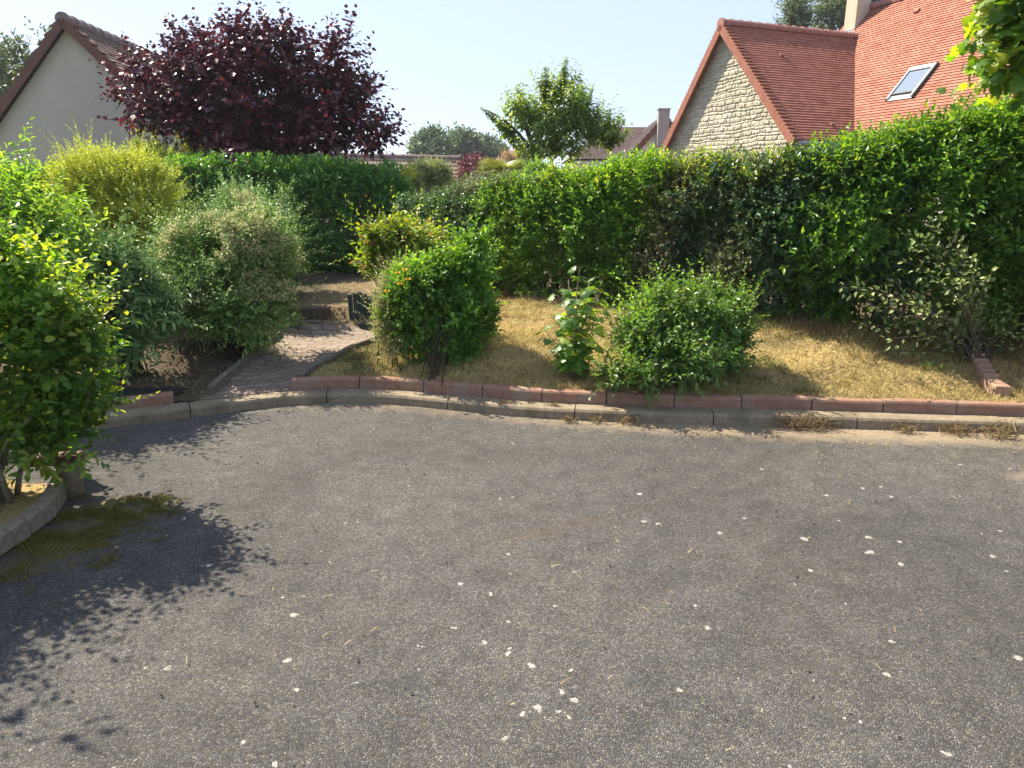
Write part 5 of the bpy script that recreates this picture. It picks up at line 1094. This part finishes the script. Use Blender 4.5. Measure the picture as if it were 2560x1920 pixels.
# bricks on the right
ba, bb_ = gT(2440, 905), gT(2500, 990); bb_[1] = max(bb_[1], yk(bb_[0]) + .30)
for i in range(8):
    c = ba + (bb_ - ba) * (i / 7); dd = nrm((bb_ - ba) * np.array([1, 1, 0])); mb = MB(); ax = np.array([dd, [-dd[1], dd[0], 0], [0, 0, 1]]) ; a_ = rng.normal(0, .05); ax = np.array([[cos(a_), sin(a_), 0], [-sin(a_), cos(a_), 0], [0, 0, 1]]) @ ax
    mb.box(np.zeros(3), (np.linalg.norm(bb_ - ba) / 7 * .9, .105, .13), ax, .007); o = mb.build('edging_brick', M['brick_edge']); o.location = np.array([c[0], c[1], float(T(c[0], c[1])) + .02 + rng.normal(0, .006)])
    tag(o, 'brown brick in the short row dividing the lawn at the right', 'brick', 'bricks dividing the lawn')

# ---------------------------------------------------------------- grass, weeds, litter
def blades(x, y, z, hgt, wid, mat, name, label, lean=.9):
    n = len(x); p = np.stack([x, y, z], -1); d = rv(n) * lean; d[:, 2] = np.abs(d[:, 2]) * .6 + .35
    V, FS = leaf_mesh(p, d, rv(n) + [0, 0, .3], hgt, wid, 'blade'); o = mesh_np(name, V, FS, mat); tag(o, label, 'grass', kind='stuff'); return o
N0 = 330000
x = rng.uniform(-4.6, 5.6, N0); y = yk(x) + .24 + rng.random(N0) ** 1.3 * 4.6
m = inpoly(x, y, pathP); vis = (np.abs(x) < y * .80 + .3)
hy = np.interp(x, HEDGE_R[:, 0], HEDGE_R[:, 1]); back = (x > HEDGE_R[0, 0]) & (y > hy + .35)
dens = np.clip(.35 + 1.2 * fbm(np.stack([x, y], -1), 2.5, 13), 0, 1) * np.where((y > 7.7) & (x < -1.0), .10, 1) * np.where(x < np.interp(y, PLs[:, 1], PLs[:, 0]) + .02, .05, 1)
k = ~m & vis & ~back & (rng.random(N0) < dens); x, y = x[k], y[k]
z = step_cut(x, y, T(x, y)) - .004 + .03 * (fbm(np.stack([x, y], -1), 5, 9) - .5) * np.clip((y - yk(x) - .2) / .3, 0, 1)
hg = rng.uniform(.02, .055, len(x)) * (1 + .8 * (fbm(np.stack([x, y], -1), 4, 17) > .6)); near_h = np.clip(1 - np.abs(y - np.interp(x, HEDGE_R[:, 0], HEDGE_R[:, 1])) / .35, 0, 1) * (x > -.6)
hg = hg * (1 + 1.2 * near_h * (rng.random(len(x)) < .4))
blades(x, y, z, hg, rng.uniform(.003, .0065, len(x)), M['straw'], 'dry_grass', 'short parched straw-coloured grass on the bank')
nt_c = 420; cx_ = rng.uniform(-1.6, 4.6, nt_c); cy_ = yk(cx_) + .3 + rng.random(nt_c) * 2.6; k = ~inpoly(cx_, cy_, pathP) & (cy_ < np.interp(cx_, HEDGE_R[:, 0], HEDGE_R[:, 1]) + .1); cx_, cy_ = cx_[k], cy_[k]
rep = rng.integers(14, 60, len(cx_)); x = np.repeat(cx_, rep) + rng.normal(0, .028, rep.sum()); y = np.repeat(cy_, rep) + rng.normal(0, .028, rep.sum()); y = np.maximum(y, yk(x) + .25)
blades(x, y, T(x, y), np.repeat(rng.uniform(.05, .11, len(cx_)), rep) * rng.uniform(.6, 1.1, len(x)), rng.uniform(.003, .006, len(x)), M['straw'], 'grass_tufts', 'longer bleached tufts in the parched grass of the bank', .8)
nl_ = 900; x = rng.uniform(-2.6, 4.6, nl_); y = yk(x) + .28 + rng.random(nl_) ** 1.2 * 2.6; k = ~inpoly(x, y, pathP) & (fbm(np.stack([x, y], -1), 1.3, 91) > .42); x, y = x[k], y[k]; nl_ = len(x); az = rng.random(nl_) * 6.28
V, FS = leaf_mesh(np.stack([x, y, T(x, y) + .022], -1), np.stack([np.cos(az), np.sin(az), rng.uniform(-.1, .4, nl_)], -1), np.array([0, 0, 1.0]) + rng.normal(0, .4, (nl_, 3)), rng.uniform(.02, .05, nl_), rng.uniform(.012, .026, nl_), 'ellip')
M['dead_leaf'] = island_mat('fallen_leaf', [(0, (.07, .045, .025)), (.6, (.17, .11, .05)), (1, (.34, .25, .13))], .8, .1)
o = mesh_np('fallen_leaves', V, FS, M['dead_leaf']); tag(o, 'brown fallen leaves scattered over the dry bank', 'leaf litter', kind='stuff')
# bed grass in the left foreground
n = 9000; x = rng.uniform(-4.2, -1.9, n); y = rng.uniform(1.7, 3.9, n); k = inpoly(x, y, bedP); x, y = x[k], y[k]
blades(x, y, np.full(len(x), .045) + .05 * (fbm(np.stack([x, y], -1), 3, 2) - .5), rng.uniform(.02, .07, len(x)), rng.uniform(.002, .004, len(x)), M['straw'], 'bed_grass', 'dry grass in the left foreground bed')
# green blades mixed into the shaded parts
n = 60000; x = rng.uniform(-1.9, 2.2, n); y = yk(x) + .26 + rng.random(n) * 1.3; g = fbm(np.stack([x, y], -1), 1.6, 23); k = (~inpoly(x, y, pathP)) & (g > .52) & (rng.random(n) < .8); x, y = x[k], y[k]
M['green_blade'] = island_mat('green_blade', [(0, (.05, .08, .025)), (.7, (.10, .13, .04)), (1, (.24, .20, .08))], .7, .3)
blades(x, y, T(x, y), rng.uniform(.02, .06, len(x)), rng.uniform(.003, .006, len(x)), M['green_blade'], 'green_grass', 'green patches of grass under the island shrubs')
# weeds against the hedge foot
n = 26000; t = rng.random(n); x = np.interp(t, np.linspace(0, 1, len(HEDGE_R)), HEDGE_R[:, 0]); y = np.interp(x, HEDGE_R[:, 0], HEDGE_R[:, 1]) + rng.normal(0.05, .13, n)
k = fbm(np.stack([x, y], -1), 3, 29) > .42; x, y = x[k], y[k]
o = blades(x, y, T(x, y) - .01, rng.uniform(.05, .22, len(x)), rng.uniform(.003, .006, len(x)), M['straw_dark'], 'withered_weeds', 'withered weeds along the foot of the mixed hedge', .6)
# straw chips on the asphalt
n = 1500; x = rng.uniform(-3, 4.2, n); dk = rng.exponential(.25, n); y = yk(x) - .03 - dk; k2 = rng.random(n) < np.clip((x + 2.5) / 4, .2, 1); x, y = x[k2], y[k2]
x = np.concatenate([x, rng.uniform(-1.3, 3.0, 80)]); y = np.concatenate([y, rng.uniform(1.1, 4.4, 80)]); n = len(x); az = rng.random(n) * 6.28
V, FS = leaf_mesh(np.stack([x, y, np.full(n, .010)], -1), np.stack([np.cos(az), np.sin(az), rng.uniform(0, .12, n)], -1), np.broadcast_to([0, 0, 1.0], (n, 3)), np.concatenate([rng.uniform(.008, .03, n - 80), rng.uniform(.02, .06, 80)]), rng.uniform(.0022, .0038, n), 'blade')
o = mesh_np('straw_litter', V, FS, M['straw']); tag(o, 'loose bits of straw scattered over the asphalt', 'litter', kind='stuff')
# crumbs of soil and gravel on the asphalt
n = 420; x = rng.uniform(-2.4, 3.6, n); y = np.minimum(rng.uniform(1.2, 5.2, n), yk(x) - .04); s_ = rng.uniform(.0025, .007, n)
oc = np.array([(1, 0, 0), (0, 1, 0), (-1, 0, 0), (0, -1, 0), (0, 0, .8), (0, 0, -.8)]); V = np.stack([x, y, .004 + s_ * .4], -1)[:, None] + oc[None] * s_[:, None, None] * rng.uniform(.6, 1.3, (n, 6, 1))
f8 = np.array([[0, 1, 4], [1, 2, 4], [2, 3, 4], [3, 0, 4], [1, 0, 5], [2, 1, 5], [3, 2, 5], [0, 3, 5]]); M['crumb'] = island_mat('gravel_crumb', [(0, (.03, .025, .02)), (.7, (.10, .08, .06)), (1, (.30, .26, .20))], .9)
o = mesh_np('gravel_crumbs', V.reshape(-1, 3), (f8[None] + (np.arange(n) * 6)[:, None, None]).reshape(-1, 3), M['crumb']); tag(o, 'crumbs of soil and grit scattered on the asphalt', 'litter', kind='stuff')
# uprooted weed clumps lying against the kerb
for (px, py, sz, lab) in ((1970, 1050, 1.3, 'larger uprooted dry grass clump leaning on the grey kerb right of the low shrub'), (2040, 1062, 1.1, 'second uprooted dry grass clump lying just right of the larger one on the kerb'), (2265, 1075, .8, 'small brown weed clump at the foot of the kerb below the bare lawn'),
                          (2390, 1078, .9, 'dry weed clump at the foot of the kerb below the brick row'), (1575, 1052, .8, 'withered weed tuft with pale leaves at the kerb below the low shrub'), (1425, 1048, .6, 'small withered weed tuft at the kerb below the maple sapling'),
                          (1490, 1050, .55, 'flat brown weed tuft at the kerb right of the sapling'), (2490, 1085, 1.2, 'spreading withered weeds in the gutter at the far right end of the kerb')):
    c = gnd(px, py + 8); c[1] = min(c[1], yk(c[0]) - .03); n = int(170 * sz); p = c + rng.normal(0, 1, (n, 3)) * np.array([.055, .03, .0]) * sz; p[:, 2] = .008 + rng.random(n) ** 2 * .06 * sz
    d = rv(n); d[:, 2] = np.abs(d[:, 2]) * .8 + .1; V, FS = leaf_mesh(p, d, rv(n), rng.uniform(.04, .10, n) * sz, rng.uniform(.003, .007, n), 'blade'); o = mesh_np('weed_clump', V - c, FS, M['straw_dark']); o.location = c; tag(o, lab, 'weed clump')
for (px, py, sz, lab) in ((1262, 1008, .8, 'dry weed sprouting between kerb and red blocks below the rounded shrub'), (1385, 1015, .8, 'brown weed between kerb and red blocks left of the sapling'), (1545, 1018, .7, 'upright dry weed between kerb and red blocks under the low shrub'), (2480, 1030, .9, 'grassy dry weed on the kerb at the far right')):
    c = gnd(px, py, .08); n = int(90 * sz); p = c + rng.normal(0, 1, (n, 3)) * np.array([.035, .012, 0]); d = rv(n); d[:, 2] = np.abs(d[:, 2]) + .5
    V, FS = leaf_mesh(p, d, rv(n), rng.uniform(.03, .09, n) * sz, rng.uniform(.002, .005, n), 'blade'); o = mesh_np('dry_weed', V - c, FS, M['straw_dark']); o.location = c; tag(o, lab, 'weed')
# leafy weeds
def weed(px, py, n, L, W, mat, label, h_=.12, name='leafy_weed'):
    c = gT(px, py); az = rng.random(n) * 6.28; d = np.stack([np.cos(az), np.sin(az), rng.uniform(.2, 1.3, n)], -1); p = c + np.stack([np.cos(az) * .02, np.sin(az) * .02, rng.random(n) * h_], -1)
    r = root(name, label, 'weed', c); V, FS = leaf_mesh(p + nrm(d) * .03, d, np.broadcast_to([0, 0, 1.0], (n, 3)) + rng.normal(0, .3, (n, 3)), rng.uniform(.6, 1.2, n) * L, rng.uniform(.6, 1.2, n) * W, 'ellip'); mesh_np('leaves', V - c, FS, M[mat], r)
    mb = MB()
    for q in p[::4]: mb.tube(np.array([c - [0, 0, .02], (c + q) / 2 + [0, 0, .01], q + [0, 0, .02]]), [.003, .0025, .002], 4)
    mb.build('stalks', M['twig'], r, True, off=c)
weed(728, 822, 26, .14, .05, 'l_buddg', 'broad grey-leaved weed beside the garden steps', .10)
weed(1975, 800, 60, .05, .03, 'l_low', 'bushy green weed at the hedge foot right of the low shrub', .26)
weed(1925, 815, 24, .07, .035, 'l_bright', 'broad green weed at the hedge foot beside the bushy weed', .12)
weed(1000, 930, 18, .05, .02, 'l_grey', 'small grey weed on the bank left of the bare stems', .06)
weed(2335, 930, 18, .05, .025, 'l_low', 'flat green weed in the lawn left of the brick row', .03)
# moss cushions by the bed
n = 190000; x = rng.uniform(-2.75, -1.45, n); y = rng.uniform(2.5, 3.9, n); a = sum(w_ * np.exp(-((x - c[0]) / sx) ** 2 - ((y - c[1]) / sy) ** 2) for c, sx, sy, w_ in mc); xy = np.stack([x, y * 1.5], -1)
dn = np.clip(a, 0, 1.05) * .62 + 1.0 * (fbm(xy, 6, 5, 4) - .5) + .35 * (vnoise(xy, 38, 15) - .5) - .36
k = (rng.random(n) < np.clip(dn * 3.2, 0, 1)) & ~inpoly(x, y, bedP); x, y, dn = x[k], y[k], dn[k]; n = len(x)
d = rv(n); d[:, 2] = np.abs(d[:, 2]) + .15
V, FS = leaf_mesh(np.stack([x, y, np.full(n, .004) + rng.random(n) * .010 * np.clip(dn * 4, .3, 1)], -1), d, rv(n), rng.uniform(.004, .010, n), rng.uniform(.0025, .005, n), 'diam')
M['moss'] = island_mat('moss_tuft', [(0, (.05, .05, .015)), (.5, (.13, .12, .02)), (1, (.26, .22, .035))], .95, .2)
o = mesh_np('moss', V, FS, M['moss']); tag(o, 'yellow-green moss creeping over the asphalt beside the left bed', 'moss', kind='stuff')

# ---------------------------------------------------------------- thin summer haze
hm = bpy.data.materials.new('haze'); hm.use_nodes = True; ht = hm.node_tree; ht.nodes.clear()
ho = ht.nodes.new('ShaderNodeOutputMaterial'); pv = ht.nodes.new('ShaderNodeVolumePrincipled')
pv.inputs['Color'].default_value = (.80, .88, 1.0, 1); pv.inputs['Density'].default_value = .0005; pv.inputs['Anisotropy'].default_value = .3
ht.links.new(pv.outputs[0], ho.inputs['Volume'])
mb = MB(); mb.box(np.array([0, 4, 9.0]), (1260, 1260, 20.4)); o = mb.build('haze', hm); tag(o, kind='stuff'); o['label'] = 'thin pale haze hanging over the gardens and far trees'
